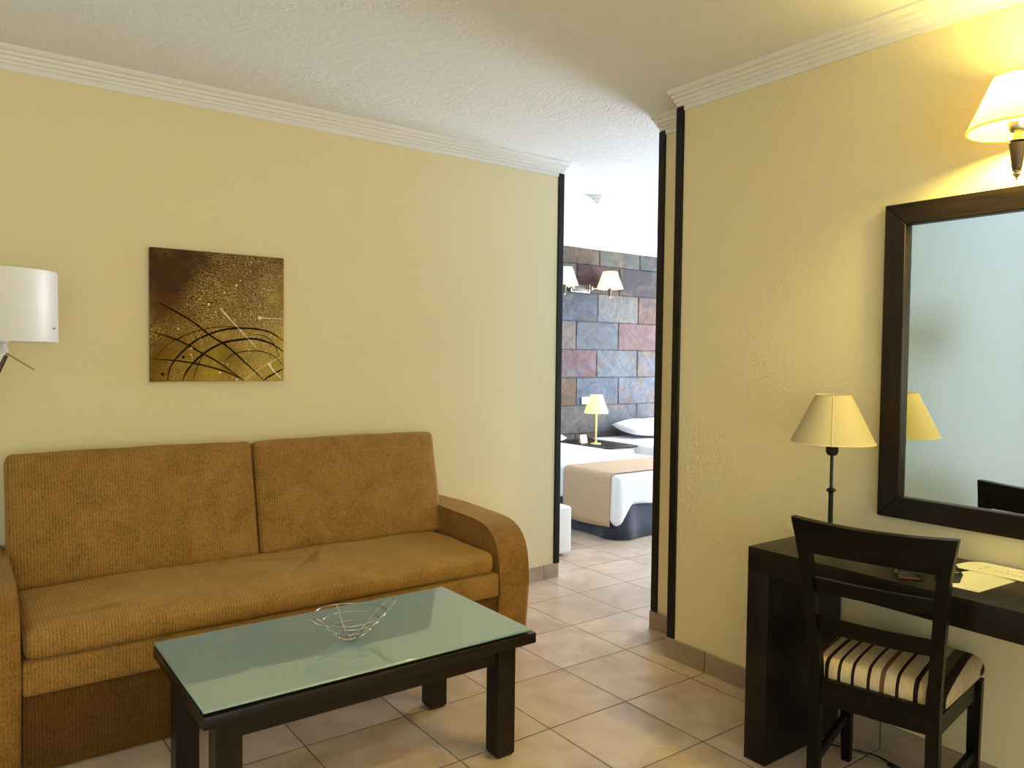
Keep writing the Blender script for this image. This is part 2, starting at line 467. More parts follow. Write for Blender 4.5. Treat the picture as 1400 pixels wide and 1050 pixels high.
# front rail, lower skirt panel, back frame
bm = bmesh.new(); box(bm, SX0 + .002, SX1 - .002, 2.912, 3.6, .270, .380, .014, 3)
sloc(obj('front_rail', bm, M['fab_back'], sofa, auto=40))
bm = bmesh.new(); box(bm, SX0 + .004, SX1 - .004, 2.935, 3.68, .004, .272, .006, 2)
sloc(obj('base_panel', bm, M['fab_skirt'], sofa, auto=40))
bm = bmesh.new()
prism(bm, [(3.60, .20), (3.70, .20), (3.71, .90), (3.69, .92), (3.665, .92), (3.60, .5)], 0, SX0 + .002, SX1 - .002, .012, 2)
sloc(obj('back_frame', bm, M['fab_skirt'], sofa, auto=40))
# back cushions: lean back
for i, (x0, x1) in enumerate(((SX0 - .006, 1.142), (1.146, SX1 + .024))):
    w = (x1 - x0) / 2; hh = .265
    def bfn(p, n, w=w, hh=hh, i=i):
        q = p.copy(); bx = 1 - (p.x / w) ** 4; bz = 1 - (p.z / hh) ** 4
        q.y += n.y * .022 * bx * bz + .005 * noise.noise((p.x * 5, p.z * 5, 3. + i))
        if n.z > .5: q.z += .006 * bx * n.z + .003 * noise.noise((p.x * 7, i, 0))
        return q
    R_ = Matrix.Translation(((x0 + x1) / 2, 3.572, .725)) @ Matrix.Rotation(math.radians(-13), 4, 'X')
    bm = bmesh.new(); rbox(bm, (0, 0, 0), (w - .001, .058, hh), .028, .03, bfn, R_)
    sloc(obj('back_cushion', bm, M['fab_back'], sofa, smooth=True))
# little wooden foot under the right arm
bm = bmesh.new(); box(bm, 2.19, 2.25, 2.93, 2.99, 0, .02, .003)
sloc(obj('foot', bm, M['wengeZ'], sofa))

# ------------------------------------------------------------------ coffee table
TX0, TX1, TY0, TY1, TZ = .537, 1.637, 2.089, 2.688, .452
TCX, TCY = (TX0 + TX1) / 2, (TY0 + TY1) / 2
tb = thing('coffee_table', 'dark wood coffee table with pale green glass top in front of the sofa', 'table', (TCX, TCY, 0))
hx, hy = (TX1 - TX0) / 2, (TY1 - TY0) / 2
bm = bmesh.new(); box(bm, -hx - .002, hx + .014, -hy - .010, hy + .004, .402, .438, .003)
obj('tabletop', bm, M['wengeX'], tb, auto=40)
g = N('frosted_green_glass')
g.set(Base_Color=(.20, .35, .40, 1), Roughness=.0, IOR=3.2)
bm = bmesh.new(); box(bm, -hx, hx, -hy, hy, .4440, TZ, .0015, 1)
obj('glass_panel', bm, g.m, tb, auto=40)
bm = bmesh.new()
for sx in (-1, 1):
    for sy in (-1, 1): lathe(bm, [(.012, .4375), (.012, .4442)], sx * (hx - .08), sy * (hy - .08), 16)
obj('glass_spacer', bm, plain('clear_rubber', (.5, .55, .52), .3), tb)
LXo, LYo = .052, .036
for sx in (-1, 1):
    for sy in (-1, 1):
        bm = bmesh.new(); x1, y1 = hx - .042, hy - .036; s = .072
        vs = box(bm, -s / 2, s / 2, -s / 2, s / 2, 0, .403, .002, 1)
        for v in vs:
            if v.co.z < .01: v.co.x *= .82; v.co.y *= .82
        M_ = Matrix.Translation((sx * (x1 - s / 2), sy * (y1 - s / 2), 0))
        # foot chamfer: lift the wide part
        bm.free(); bm = bmesh.new()
        prof = [(.80, 0), (1, .012), (1, .403)]
        rings = [[bm.verts.new(M_ @ Vector((a_ * s / 2 * k, b_ * s / 2 * k, z))) for a_, b_ in ((-1, -1), (1, -1), (1, 1), (-1, 1))] for k, z in prof]
        for A, B in zip(rings, rings[1:]):
            for i in range(4): bm.faces.new((A[i], A[(i + 1) % 4], B[(i + 1) % 4], B[i]))
        bm.faces.new(rings[0]); bm.faces.new(rings[-1])
        obj('leg', bm, M['wengeZ'], tb)
a0, b0 = hx - .05, hy - .046
for nm, d in (('apron', (-a0, a0, -b0, -b0 + .022, .335, .403)), ('apron', (-a0, a0, b0 - .022, b0, .335, .403)), ('apron', (-a0, -a0 + .022, -b0, b0, .335, .403)), ('apron', (a0 - .022, a0, -b0, b0, .335, .403))):
    bm = bmesh.new(); box(bm, *d, bev=.001); obj(nm, bm, M['wengeX'], tb)

# wire bowl
chrome = plain('chrome', (.42, .42, .42), .18, 1)
bw = thing('wire_bowl', 'chrome wire fruit bowl standing on the glass coffee table', 'bowl', (1.077, 2.355, TZ), math.atan2(.59292, .80518) * 0)
yaw_r = math.atan2(-.59291, .80518)       # direction of the picture's right on the floor
def bp(r, ang, z): return (r * math.cos(yaw_r + ang), r * math.sin(yaw_r + ang), z)
bm = bmesh.new()
tube(bm, [bp(.118, 2 * PI * i / 48, .086 + .004 * math.cos(4 * PI * i / 48)) for i in range(48)], .0019, 8, True)
obj('rim_ring', bm, chrome, bw, smooth=True)
for r, z in ((.094, .062), (.068, .038), (.042, .016)):
    bm = bmesh.new(); tube(bm, [bp(r, 2 * PI * i / 40, z) for i in range(40)], .0016, 8, True)
    obj('wire_ring', bm, chrome, bw, smooth=True)
bm = bmesh.new()
tube(bm, [bp(.034 - .030 * i / 60, 2 * PI * i / 20, .0035 + .004 * math.sin(i * .5) ** 2) for i in range(60)], .0014, 8)
obj('spiral_base', bm, chrome, bw, smooth=True)
def hairpin(ang, rt, zt, w0=.020, w1=.026):
    pts = []
    c, s = math.cos(yaw_r + ang), math.sin(yaw_r + ang)
    def P(r, w, z): return (r * c - w * s, r * s + w * c, z)
    left = [P(.010, w0, .003), P(.045, w0 + .001, .018), P(.072, w0 + .002, .042), P(.100, w1, .068), P(rt - .028, w1 * 1.05, zt - .020), P(rt - .010, w1 * .8, zt - .006), P(rt, 0, zt)]
    right = [P(rt - .010, -w1 * .8, zt - .006), P(rt - .028, -w1 * 1.05, zt - .020), P(.100, -w1, .068), P(.072, -w0 - .002, .042), P(.045, -w0 - .001, .018), P(.010, -w0, .003)]
    return spline(left + right, 6)
for ang, rt, zt in ((.55, .158, .112), (PI + .40, .140, .092)):
    bm = bmesh.new(); tube(bm, hairpin(ang, rt, zt), .0019, 8); obj('wire_loop', bm, chrome, bw, smooth=True)
bm = bmesh.new()
tube(bm, spline([bp(.012, 2.2, .003), bp(.045, 2.2, .018), bp(.07, 2.2, .041), bp(.12, 2.2, .088)], 6), .0018, 8)
obj('wire_rib', bm, chrome, bw, smooth=True)
bm = bmesh.new()
tube(bm, spline([bp(.012, 5.4, .003), bp(.045, 5.4, .018), bp(.07, 5.4, .041), bp(.12, 5.4, .088)], 6), .0018, 8)
obj('wire_rib', bm, chrome, bw, smooth=True)

# ------------------------------------------------------------------ painting
pt = thing('painting', 'square golden brown abstract painting with dark arcs on the cream wall', 'painting', (1.035, YB - .001, 1.57))
a = N('gold_impasto'); p = a.obc()
pm = a.mapping(p, (1, 1, 1))
nA = a.noise(p, 3.2, 4, .6, .6); nB = a.noise(p, 26, 4, .7, 2.5)
w = a.n('ShaderNodeTexWave', {'Vector': a.mapping(p, (1, 1, 1), (.05, 0, .1)), 'Scale': 30, 'Distortion': 16, 'Detail': 3, 'Detail Scale': 1.6, 'Detail Roughness': .7}, wave_type='RINGS', rings_direction='Y').outputs[1]
sep = a.n('ShaderNodeSeparateXYZ', {0: p})
glow = a.math('ADD', a.math('MULTIPLY', sep.outputs[0], .55), a.math('MULTIPLY', sep.outputs[2], -.75))
base_ = a.ramp(a.math('ADD', nA, glow), [(.20, (.075, .024, .001)), (.45, (.17, .072, .003)), (.60, (.27, .14, .006)), (.82, (.50, .32, .022))])
msk = a.ramp(a.noise(a.mapping(p, loc=(4, 2, 1)), 3.0, 3), [(.38, (0, 0, 0)), (.55, (1, 1, 1))])
hi = a.math('MULTIPLY', a.ramp(w, [(.70, (0, 0, 0)), (.92, (1, 1, 1))]), a.math('MULTIPLY', msk, a.math('MULTIPLY', nB, 1.6)))
c = a.mix(a.math('MULTIPLY', hi, 1.0), base_, (.80, .58, .17))
a.b.inputs['Specular IOR Level'].default_value = .2
a.set(Base_Color=c, Roughness=.45); a.bump(a.math('ADD', w, nB), .7, .004)
bmc = bmesh.new(); box(bmc, -.303, .303, -.028, 0, -.300, .300, .003, 2)
obj('canvas', bmc, a.m, pt, auto=40)
dark_ink = plain('dark_brown_paint', (.010, .004, .001), .5, spec=.1); cream_ink = plain('cream_paint', (.88, .76, .48), .5); red_ink = plain('reddish_brown_paint', (.07, .014, .003), .5, spec=.1)
def cv(x, y):
    top = 85 + (x - 125) * .081
    u = (x - 125) / 867; v = (y - top) / (955 - top)
    return (max(-.303, min(.303, -.303 + .606 * u)), max(-.3, min(.3, .300 - .6 * v)))
def ribbon(bm, pts, w, mi, taper=.6, y=-.0295):
    P = spline([(q[0], 0, q[1]) for q in (cv(*p_) for p_ in pts)], 8); n = len(P); A = []; B = []; C_ = []
    for i, q in enumerate(P):
        t = (P[min(i + 1, n - 1)] - P[max(0, i - 1)]).normalized(); nn = Vector((-t.z, 0, t.x))
        ww = w / 2 * (1 - taper * abs(2 * i / (n - 1) - 1) ** 3) * (1 + .25 * noise.noise((i * .4, w * 900, 0)))
        qa, qb = q + nn * ww, q - nn * ww
        for z_ in (qa, qb, q): z_.x = max(-.3025, min(.3025, z_.x)); z_.z = max(-.2995, min(.2995, z_.z))
        A.append(bm.verts.new((qa.x, -.0279, qa.z))); B.append(bm.verts.new((qb.x, -.0279, qb.z))); C_.append(bm.verts.new((q.x, y - .001, q.z)))
    for i in range(n - 1):
        for s_, t_ in ((A, C_), (C_, B)):
            f = bm.faces.new((s_[i], s_[i + 1], t_[i + 1], t_[i])); f.material_index = mi
def dot(bm, x, y, r, mi):
    q = cv(x, y); r = r * .6 / 870
    vs = [bm.verts.new((q[0] + r * math.cos(k * PI / 5), -.0281, q[1] + r * math.sin(k * PI / 5))) for k in range(10)]
    c_ = bm.verts.new((q[0], -.0305, q[1]))
    for k in range(10): bm.faces.new((vs[k], vs[(k + 1) % 10], c_)).material_index = mi
bm = bmesh.new()
D = [([(170, 440), (285, 505), (380, 565), (500, 660), (600, 725), (720, 830), (850, 950)], .0085), ([(130, 628), (290, 685), (430, 765), (560, 840), (715, 952)], .007), ([(128, 806), (290, 820), (450, 850), (600, 895), (712, 948)], .007),
     ([(225, 950), (245, 860), (300, 780), (400, 690), (520, 635), (650, 610), (800, 615), (900, 640), (990, 690)], .009), ([(318, 950), (350, 880), (430, 790), (560, 710), (680, 685), (790, 680), (900, 710), (990, 765)], .010),
     ([(590, 822), (640, 780), (740, 758), (850, 765), (930, 800), (990, 855)], .0045), ([(850, 950), (900, 920), (990, 875)], .009), ([(383, 948), (410, 860), (450, 780), (520, 725)], .004), ([(740, 648), (850, 660), (920, 710), (960, 800)], .0035)]
for pts, w in D: ribbon(bm, pts, w, 0)
for x, y, r in ((197, 905, 10), (325, 795, 10), (403, 666, 5), (214, 827, 4), (897, 803, 5)): dot(bm, x, y, r, 0)
obj('dark_brush_lines', bm, dark_ink, pt)['label'] = 'dark brown painted arcs'
bm = bmesh.new(); ribbon(bm, [(150, 800), (250, 700), (400, 630), (560, 600), (720, 606)], .005, 0); ribbon(bm, [(130, 628), (200, 652), (290, 690)], .004, 0)
obj('red_brush_lines', bm, red_ink, pt)['label'] = 'reddish brown painted arcs'
bm = bmesh.new()
for pts, w in (([(555, 480), (600, 528), (680, 612), (800, 738)], .0062), ([(805, 545), (850, 545), (992, 550)], .0045), ([(880, 835), (915, 885), (975, 945)], .0085), ([(712, 950), (850, 858), (992, 788)], .0035)): ribbon(bm, pts, w, 0, .5)
for x, y, r in ((822, 542, 13), (890, 845, 13), (585, 378, 6), (485, 453, 8), (665, 330, 8), (690, 300, 5), (764, 182, 5), (728, 193, 4), (350, 455, 4), (293, 613, 6), (375, 738, 7), (372, 780, 6), (750, 753, 6), (555, 898, 8), (665, 943, 7), (605, 845, 5),
                (650, 555, 5), (720, 270, 4), (760, 240, 4), (733, 252, 4), (690, 514, 4), (530, 500, 4), (558, 330, 4), (655, 350, 4), (378, 800, 4), (520, 832, 4), (573, 838, 4), (698, 905, 4), (725, 826, 4), (428, 680, 4), (880, 938, 5)): dot(bm, x, y, r, 0)
obj('cream_brush_lines', bm, cream_ink, pt)['label'] = 'cream painted streaks and splashes'

# ------------------------------------------------------------------ floor lamp behind the sofa arm
fl = thing('floor_lamp', 'white drum shade floor lamp on leaning rods, cut by the left edge', 'lamp', (-.36, 3.36, 0))
def FLc(p): return Vector(p) - Vector((-.36, 3.36, 0))
LC = Vector((.135, 3.30, 0))
a = N('white_satin_shade'); a.set(Base_Color=(.74, .73, .72, 1), Roughness=.42, Sheen_Weight=.2); a.b.inputs['Specular IOR Level'].default_value = .5
bm = bmesh.new(); c0 = FLc(LC)
lathe(bm, [(.200, 1.434), (.201, 1.436), (.200, 1.685), (.198, 1.687), (.1965, 1.685), (.198, 1.437), (.200, 1.434)], c0.x, c0.y, 96, cap=False)
obj('lamp_shade', bm, a.m, fl, auto=40)
white_metal = plain('white_lacquer', (.75, .75, .73), .3); brown_metal = plain('brown_anodised', (.07, .035, .018), .3, .3); grey_metal = plain('brushed_steel', (.42, .38, .33), .35, 1)
bm = bmesh.new()
lathe(bm, [(0, 1.395), (.012, 1.395), (.016, 1.405), (.012, 1.415), (.010, 1.425), (.018, 1.430), (.018, 1.440), (.008, 1.445), (.008, 1.50), (0, 1.50)], c0.x + .03, c0.y, 24)
tube(bm, [(c0.x + .03, c0.y, 1.405), (c0.x - .02, c0.y, 1.425), (c0.x - .10, c0.y, 1.44)], .006)
tube(bm, [(c0.x, c0.y, 1.50), (c0.x - .1975, c0.y, 1.52)], .003); tube(bm, [(c0.x, c0.y, 1.50), (c0.x + .1975, c0.y, 1.50)], .003)
tube(bm, [(c0.x, c0.y, 1.50), (c0.x, c0.y + .1975, 1.50)], .003)
obj('swivel_joint', bm, white_metal, fl, auto=40)
bm = bmesh.new()
tube(bm, [(c0.x + .030, c0.y, 1.398), (c0.x + .125, c0.y, 1.332)], .0028); obj('adjusting_rod', bm, grey_metal, fl)
bm = bmesh.new()
sd = Vector((.6, -.8, 0)); q = Vector((c0.x, c0.y, 1.483)) + Vector((.87, -.49, 0)).normalized() * .200
tube(bm, [q - Vector((.01, -.006, 0)), q + Vector((.007, -.004, 0))], .0035); obj('shade_knob', bm, grey_metal, fl)  # small metal knob for the dark spot on the shade
tp = Vector((c0.x + .026, c0.y, 1.395)); bt = Vector((-.02, 0, .02))
for k, (dx, mt) in enumerate(((-.014, brown_metal), (.012, brown_metal))):
    bm = bmesh.new(); tube(bm, [tp + Vector((dx, 0, -.01)), bt + Vector((dx, 0, 0))], .0075, 12); obj('pole_rod', bm, mt, fl, auto=60)
bm = bmesh.new(); tube(bm, [tp + Vector((-.001, -.004, 0)), bt + Vector((-.001, -.004, 0))], .006, 12); tube(bm, [tp + Vector((-.016, 0, -.04)), tp + Vector((.004, 0, .004))], .0095, 12); obj('pole', bm, white_metal, fl, auto=60)
bm = bmesh.new(); lathe(bm, [(0, 0), (.15, 0), (.15, .012), (.145, .018), (.02, .024), (0, .024)], 0, 0, 48); obj('base', bm, white_metal, fl, auto=40)

# ------------------------------------------------------------------ desk
dk = thing('desk', 'dark wenge wood desk with thick panel legs against the right wall', 'desk', (2.48, .7, 0))
def D_(name, d, m, bev=.0025):
    bm = bmesh.new(); box(bm, *d, bev=bev); o = obj(name, bm, m, dk, auto=40); o.data.transform(Matrix.Translation((-2.48, -.7, 0))); return o
DY0, DY1 = -.25, 1.65
D_('desktop', (2.25, 2.706, DY0, DY1, .664, .750), M['wengeY'])
D_('side_panel', (2.25, 2.706, DY1 - .086, DY1, 0, .6638), M['wengeZ'])
D_('side_panel', (2.25, 2.706, DY0, DY0 + .086, 0, .6638), M['wengeZ'])

# ------------------------------------------------------------------ desk lamp
iron = plain('black_iron', (.012, .010, .009), .45, .4, nscale=60)
dl = thing('table_lamp', 'unlit table lamp with cream cone shade and thin black stem on the desk', 'lamp', (2.477, 1.480, .75))
def shade_mat(name, col, emit=None, trans=.45, pleats=0, tcol=None):
    a = N(name); p = a.obc()
    if pleats:
        sp = a.n('ShaderNodeSeparateXYZ', {0: p}); ang = a.math('ARCTAN2', sp.outputs[1], sp.outputs[0])
        w = a.math('SINE', a.math('MULTIPLY', ang, float(pleats)))
        a.bump(w, .5, .004)
    else:
        a.bump(a.noise(p, 260, 2), .15, .001)
    a.set(Base_Color=col + (1,), Roughness=.8)
    tr = a.n('ShaderNodeBsdfTranslucent', {'Color': (tcol or col) + (1,)})
    mx = a.n('ShaderNodeMixShader', {0: trans, 1: a.b.outputs[0], 2: tr.outputs[0]})
    o = mx.outputs[0]
    if emit:
        em = a.n('ShaderNodeEmission', {'Color': emit[0] + (1,), 'Strength': emit[1]})
        o = a.n('ShaderNodeAddShader', {0: o, 1: em.outputs[0]}).outputs[0]
    a.link(o, a.out.inputs[0]); return a.m
cloth_shade = shade_mat('cream_cloth_shade', (.58, .49, .30), None, .15)
def cone_shell(bm, rb, zb, rt, zt, t=.0018, seg=64, cx=0, cy=0, wav=0):
    rings = []
    for r, z in ((rb, zb), (rt, zt)):
        rings.append([bm.verts.new((cx + (r * (1 + wav * math.sin(i * PI))) * math.cos(2 * PI * i / seg), cy + r * math.sin(2 * PI * i / seg), z)) for i in range(seg)])
    A, B = rings
    for i in range(seg): bm.faces.new((A[i], A[(i + 1) % seg], B[(i + 1) % seg], B[i]))
bm = bmesh.new(); cone_shell(bm, .139, .366, .058, .532, .002, 72); sh = obj('lamp_shade', bm, cloth_shade, dl, auto=40)
bm = bmesh.new()
for r, z in ((.1392, .3665), (.0585, .5315)): tube(bm, [(r * math.cos(2 * PI * i / 64), r * math.sin(2 * PI * i / 64), z) for i in range(64)], .0014, 6, True)
cd = Vector((-.86, -.5, 0)).normalized()
q0 = cd * .140; q1 = cd * .0595
tube(bm, [(q0.x, q0.y, .367), (q1.x, q1.y, .531)], .0011, 6)
obj('shade_binding', bm, plain('cream_trim', (.80, .68, .40), .7), sh, auto=60)
bm = bmesh.new()
lathe(bm, [(0, 0), (.062, 0), (.064, .004), (.060, .010), (.020, .018), (.0085, .026), (.0078, .186), (.009, .192), (.014, .196), (.016, .200), (.014, .204), (.007, .208), (.0055, .212), (.0055, .335), (.014, .322), (.0205, .332), (.0215, .366), (.012, .374), (0, .374)], 0, 0, 28)
obj('stem', bm, iron, dl, auto=35)
bm = bmesh.new(); lathe(bm, [(0, .376), (.013, .376), (.013, .43), (.02, .45), (.026, .48), (.02, .505), (0, .512)], 0, 0, 20); obj('bulb', bm, plain('unlit_bulb_glass', (.8, .8, .75), .2), dl, smooth=True)
bm = bmesh.new()
for k in range(3):
    a_ = k * 2 * PI / 3; tube(bm, [(0, 0, .430), (.137 * math.cos(a_) * .78, .137 * math.sin(a_) * .78, .425)], .0015, 6)
obj('shade_frame', bm, iron, dl)

# ------------------------------------------------------------------ mirror
mr = thing('wall_mirror', 'large rectangular mirror in a wide dark wood frame above the desk', 'mirror', (XR - .001, .64, 1.40), 0)
my0, my1, mz0, mz1, fw = -.926, .926, -.5505, .5505, .074
myS = 1.427 - .64
def MB(name, poly, x0, x1, m):
    bm = bmesh.new()
    A = [bm.verts.new((x0, y, z)) for y, z in poly]; B = [bm.verts.new((x1, y, z)) for y, z in poly]; n = len(poly)
    bm.faces.new(A); bm.faces.new(B)
    for i in range(n): bm.faces.new((A[i], A[(i + 1) % n], B[(i + 1) % n], B[i]))
    bmesh.ops.bevel(bm, geom=bm.edges[:], offset=.002, segments=1, affect='EDGES')
    return obj(name, bm, m, mr, auto=40)
o0, o1, p0, p1 = -myS, myS, mz0, mz1
g_ = .0004
MB('frame_rail', [(o0 + g_, p0), (o1 - g_, p0), (o1 - fw - g_, p0 + fw), (o0 + fw + g_, p0 + fw)], -.032, 0, M['frameY'])
MB('frame_rail', [(o0 + g_, p1), (o1 - g_, p1), (o1 - fw - g_, p1 - fw), (o0 + fw + g_, p1 - fw)], -.032, 0, M['frameY'])
MB('frame_stile', [(o1, p0 + g_), (o1, p1 - g_), (o1 - fw, p1 - fw - g_), (o1 - fw, p0 + fw + g_)], -.032, 0, M['frameZ'])
MB('frame_stile', [(o0, p0 + g_), (o0, p1 - g_), (o0 + fw, p1 - fw - g_), (o0 + fw, p0 + fw + g_)], -.032, 0, M['frameZ'])
a = N('mirror_silver'); a.set(Base_Color=(.88, .95, .97, 1), Roughness=.0, Metallic=1.0)
bm = bmesh.new(); box(bm, -.008, -.004, o0 + fw - .004, o1 - fw + .004, p0 + fw - .004, p1 - fw + .004)
obj('mirror_glass', bm, a.m, mr)

# ------------------------------------------------------------------ double swing-arm wall sconces
bronze = plain('dark_turned_wood', (.055, .035, .02), .35); nickel = plain('satin_nickel', (.70, .64, .50), .25, 1)
def sconce(label, loc, rot, shade_m, group, bulb_e, glow_m, rb=.133, rt=.066, hgt=.160, arm=.19, drop=.097, out=.17, sb=.036):
    """local: +Y away from wall is 'out' on -Y... wall plane is y=0, arms spread along x"""
    t = thing('wall_sconce', label, 'wall lamp', loc, rot, group)
    bm = bmesh.new(); box(bm, -.125, .125, -.030, 0, -.038, .038, .004); obj('backplate', bm, bronze, t, auto=40)
    bm = bmesh.new()
    box(bm, -.138, -.128, -.036, -.001, -.042, .046, .002); box(bm, .128, .138, -.036, -.001, -.042, .046, .002); box(bm, -.13, .13, -.034, -.001, -.046, -.041, .001)
    obj('plate_trim', bm, nickel, t, auto=40)
    for s in (-1, 1):
        X = s * (.133 + arm)
        bm = bmesh.new()
        tube(bm, [(s * .133, -.03, 0), (s * .133, -.075, 0)], .006); tube(bm, [(s * .133, -.075, -.02), (s * .133, -.075, .02)], .008)
        tube(bm, [(s * .133, -.075, .0), (s * (.133 + arm * .62), -out + .02, .0)], .005)
        tube(bm, [(s * (.133 + arm * .62), -out + .02, -.02), (s * (.133 + arm * .62), -out + .02, .02)], .007)
        tube(bm, [(s * (.133 + arm * .62), -out + .02, .0), (X, -out, .002)], .005)
        obj('swing_arm', bm, nickel, t, auto=50)
        bm = bmesh.new()
        lathe(bm, [(0, -.078), (.012, -.076), (.014, -.07), (.022, -.006), (.023, .0), (.018, .004), (0, .004)], X, -out, 24); obj('lamp_holder', bm, bronze, t, auto=40)
        bm = bmesh.new()
        lathe(bm, [(0, -.108), (.004, -.106), (.003, -.100), (.006, -.097), (.011, -.092), (.011, -.088), (.006, -.085), (.010, -.082), (.014, -.079), (.008, -.076), (0, -.076)], X, -out, 20)
        obj('finial', bm, nickel, t, auto=40); bm = bmesh.new()
        lathe(bm, [(.012, .004), (.024, .006), (.024, .009), (.013, .012), (.012, .030), (.020, .034), (.024, .040), (.026, .052), (.028, .060), (.026, .063), (0, .063)], X, -out, 24)
        obj('candle_socket', bm, nickel, t, auto=40)
        bm = bmesh.new()
        lathe(bm, [(0, .063), (.014, .064), (.015, .085), (.026, .11), (.030, .13), (.024, .152), (0, .162)], X, -out, 20)
        obj('bulb', bm, glow_m, t, smooth=True)
        zb = sb  # shade bottom above the holder
        seg = 144; bm = bmesh.new(); rings = []
        for r, z in ((rb, zb + .006), ((rb + rt) / 2, zb + hgt / 2), (rt, zb + hgt)):
            rings.append([bm.verts.new((X + (r + .0022 * (1 if i % 4 < 2 else -1)) * math.cos(2 * PI * i / seg), -out + (r + .0022 * (1 if i % 4 < 2 else -1)) * math.sin(2 * PI * i / seg), z)) for i in range(seg)])
        for k in range(2):
            A, B = rings[k], rings[k + 1]
            for i in range(seg): bm.faces.new((A[i], A[(i + 1) % seg], B[(i + 1) % seg], B[i]))
        so = obj('lamp_shade', bm, shade_m, t, auto=30)
        bm = bmesh.new()
        tube(bm, [(X + rb * math.cos(2 * PI * i / 72), -out + rb * math.sin(2 * PI * i / 72), zb + .006) for i in range(72)], .0038, 6, True)
        tube(bm, [(X + rt * math.cos(2 * PI * i / 72), -out + rt * math.sin(2 * PI * i / 72), zb + hgt) for i in range(72)], .0032, 6, True)
        obj('shade_band', bm, shade_m, so, smooth=True)
        if bulb_e:
            ld = bpy.data.lights.new('sconce_bulb_light', 'POINT'); ld.energy = bulb_e[0]; ld.color = bulb_e[1]; ld.shadow_soft_size = .055
            lo = bpy.data.objects.new('sconce_bulb_light', ld); COL.objects.link(lo); lo.location = (X, -out, .115); lo.parent = t
    return t
def bulb_mat(name, col, e):
    a = N(name); a.t.nodes.remove(a.b)
    em = a.n('ShaderNodeEmission', {'Color': col + (1,), 'Strength': e}); tr = a.n('ShaderNodeBsdfTransparent', {'Color': (1, 1, 1, 1)})
    ad = a.n('ShaderNodeAddShader', {0: em.outputs[0], 1: tr.outputs[0]}); a.link(ad.outputs[0], a.out.inputs[0]); return a.m
glow_bulb = bulb_mat('glowing_bulb', (1, .72, .30), 8); glow_bulb2 = bulb_mat('glowing_bulb_bedroom', (1, .80, .5), 6)
for m_ in (glow_bulb, glow_bulb2): m_.cycles.emission_sampling = 'NONE'
WARM = (1.0, .81, .22)
pleat1 = shade_mat('pleated_yellow_shade_lit', (.80, .66, .30), ((1, .80, .15), .6), .72, tcol=(.50, .38, .09))
pleat2 = shade_mat('pleated_cream_shade_lit', (.80, .74, .58), ((1, .86, .58), .45), .3, tcol=(.35, .28, .17))
# living room: the left shade is in view, the rest of the fitting runs past the right edge
SY = .961; arm_ = .19
sconce('lit brass double wall lamp with pleated yellow shade above the mirror', (XR - .001, SY - (.133 + arm_), 2.047), -PI / 2, pleat1, None, (55, WARM), glow_bulb)
sconce('double swing-arm wall lamp with two lit cream shades on the slate wall', (5.61, BY1 - .012, 2.165), 0, pleat2, None, (2.0, (1, .78, .45)), glow_bulb2, rb=.145, rt=.078, hgt=.19, arm=.195, out=.15, sb=.0)

# ------------------------------------------------------------------ chair
CX, CY, CYAW = 2.380, 1.198, .214
ch = thing('desk_chair', 'dark wooden slat-back chair with striped cream and brown seat at the desk', 'chair', (CX, CY, 0), CYAW)
# local: x forward (to the desk), y to the left seen from behind
def beam(bm, rows_):
    """rows_: (x, y, z, half depth, half width)"""
    R = [[bm.verts.new((x + a_ * hd, y + b_ * hw, z)) for a_, b_ in ((-1, -1), (1, -1), (1, 1), (-1, 1))] for x, y, z, hd, hw in rows_]
    for A, B in zip(R, R[1:]):
        for i in range(4): bm.faces.new((A[i], A[(i + 1) % 4], B[(i + 1) % 4], B[i]))
    bm.faces.new(R[0]); bm.faces.new(R[-1])
HT = .918
def backx(z): # centreline of the back posts
    if z > .45: t = (z - .45) / (HT - .45); return -.205 - .064 * t ** 1.25
    return -.205 + .004 * (.45 - z) / .45 - .012 * ((.45 - z) / .45) ** 2
def half(z): # outer half width
    t = max(0, (z - .45) / (HT - .45)); return .180 + .032 * t ** 1.1 + (.012 * max(0, (z - .80) / .12) ** 1.5)
for s in (1, -1):
    bm = bmesh.new(); rw = []
    for k in range(19):
        z = .86 * k / 18; hw = .017
        rw.append((backx(z), s * (half(z) - hw), z, .0175, hw))
    beam(bm, rw); obj('rear_leg', bm, M['chairZ'], ch, auto=30)
    bm = bmesh.new(); beam(bm, [(.197, s * .192, 0, .014, .014), (.190, s * .193, .20, .018, .0175), (.187, s * .195, .405, .020, .019)])
    obj('front_leg', bm, M['chairZ'], ch, auto=30)
    bm = bmesh.new(); beam2 = [(-.19, s * .165), (.175, s * .192)]
    def rail(z0, z1, th, name):
        bm = bmesh.new(); (x0, y0), (x1, y1) = beam2
        n = Vector((-(y1 - y0), x1 - x0)).normalized() * th / 2
        vs = []
        for z in (z0, z1):
            for (x, y), sg in (((x0, y0), 1), ((x1, y1), 1), ((x1, y1), -1), ((x0, y0), -1)):
                vs.append(bm.verts.new((x + sg * n.x, y + sg * n.y, z)))
        for q in ((0, 1, 2, 3), (4, 5, 6, 7), (0, 1, 5, 4), (1, 2, 6, 5), (2, 3, 7, 6), (3, 0, 4, 7)): bm.faces.new([vs[i] for i in q])
        obj(name, bm, M['chairX'], ch)
    rail(.350, .405, .020, 'seat_rail'); rail(.150, .180, .016, 'stretcher')
    bm.free() if False else None
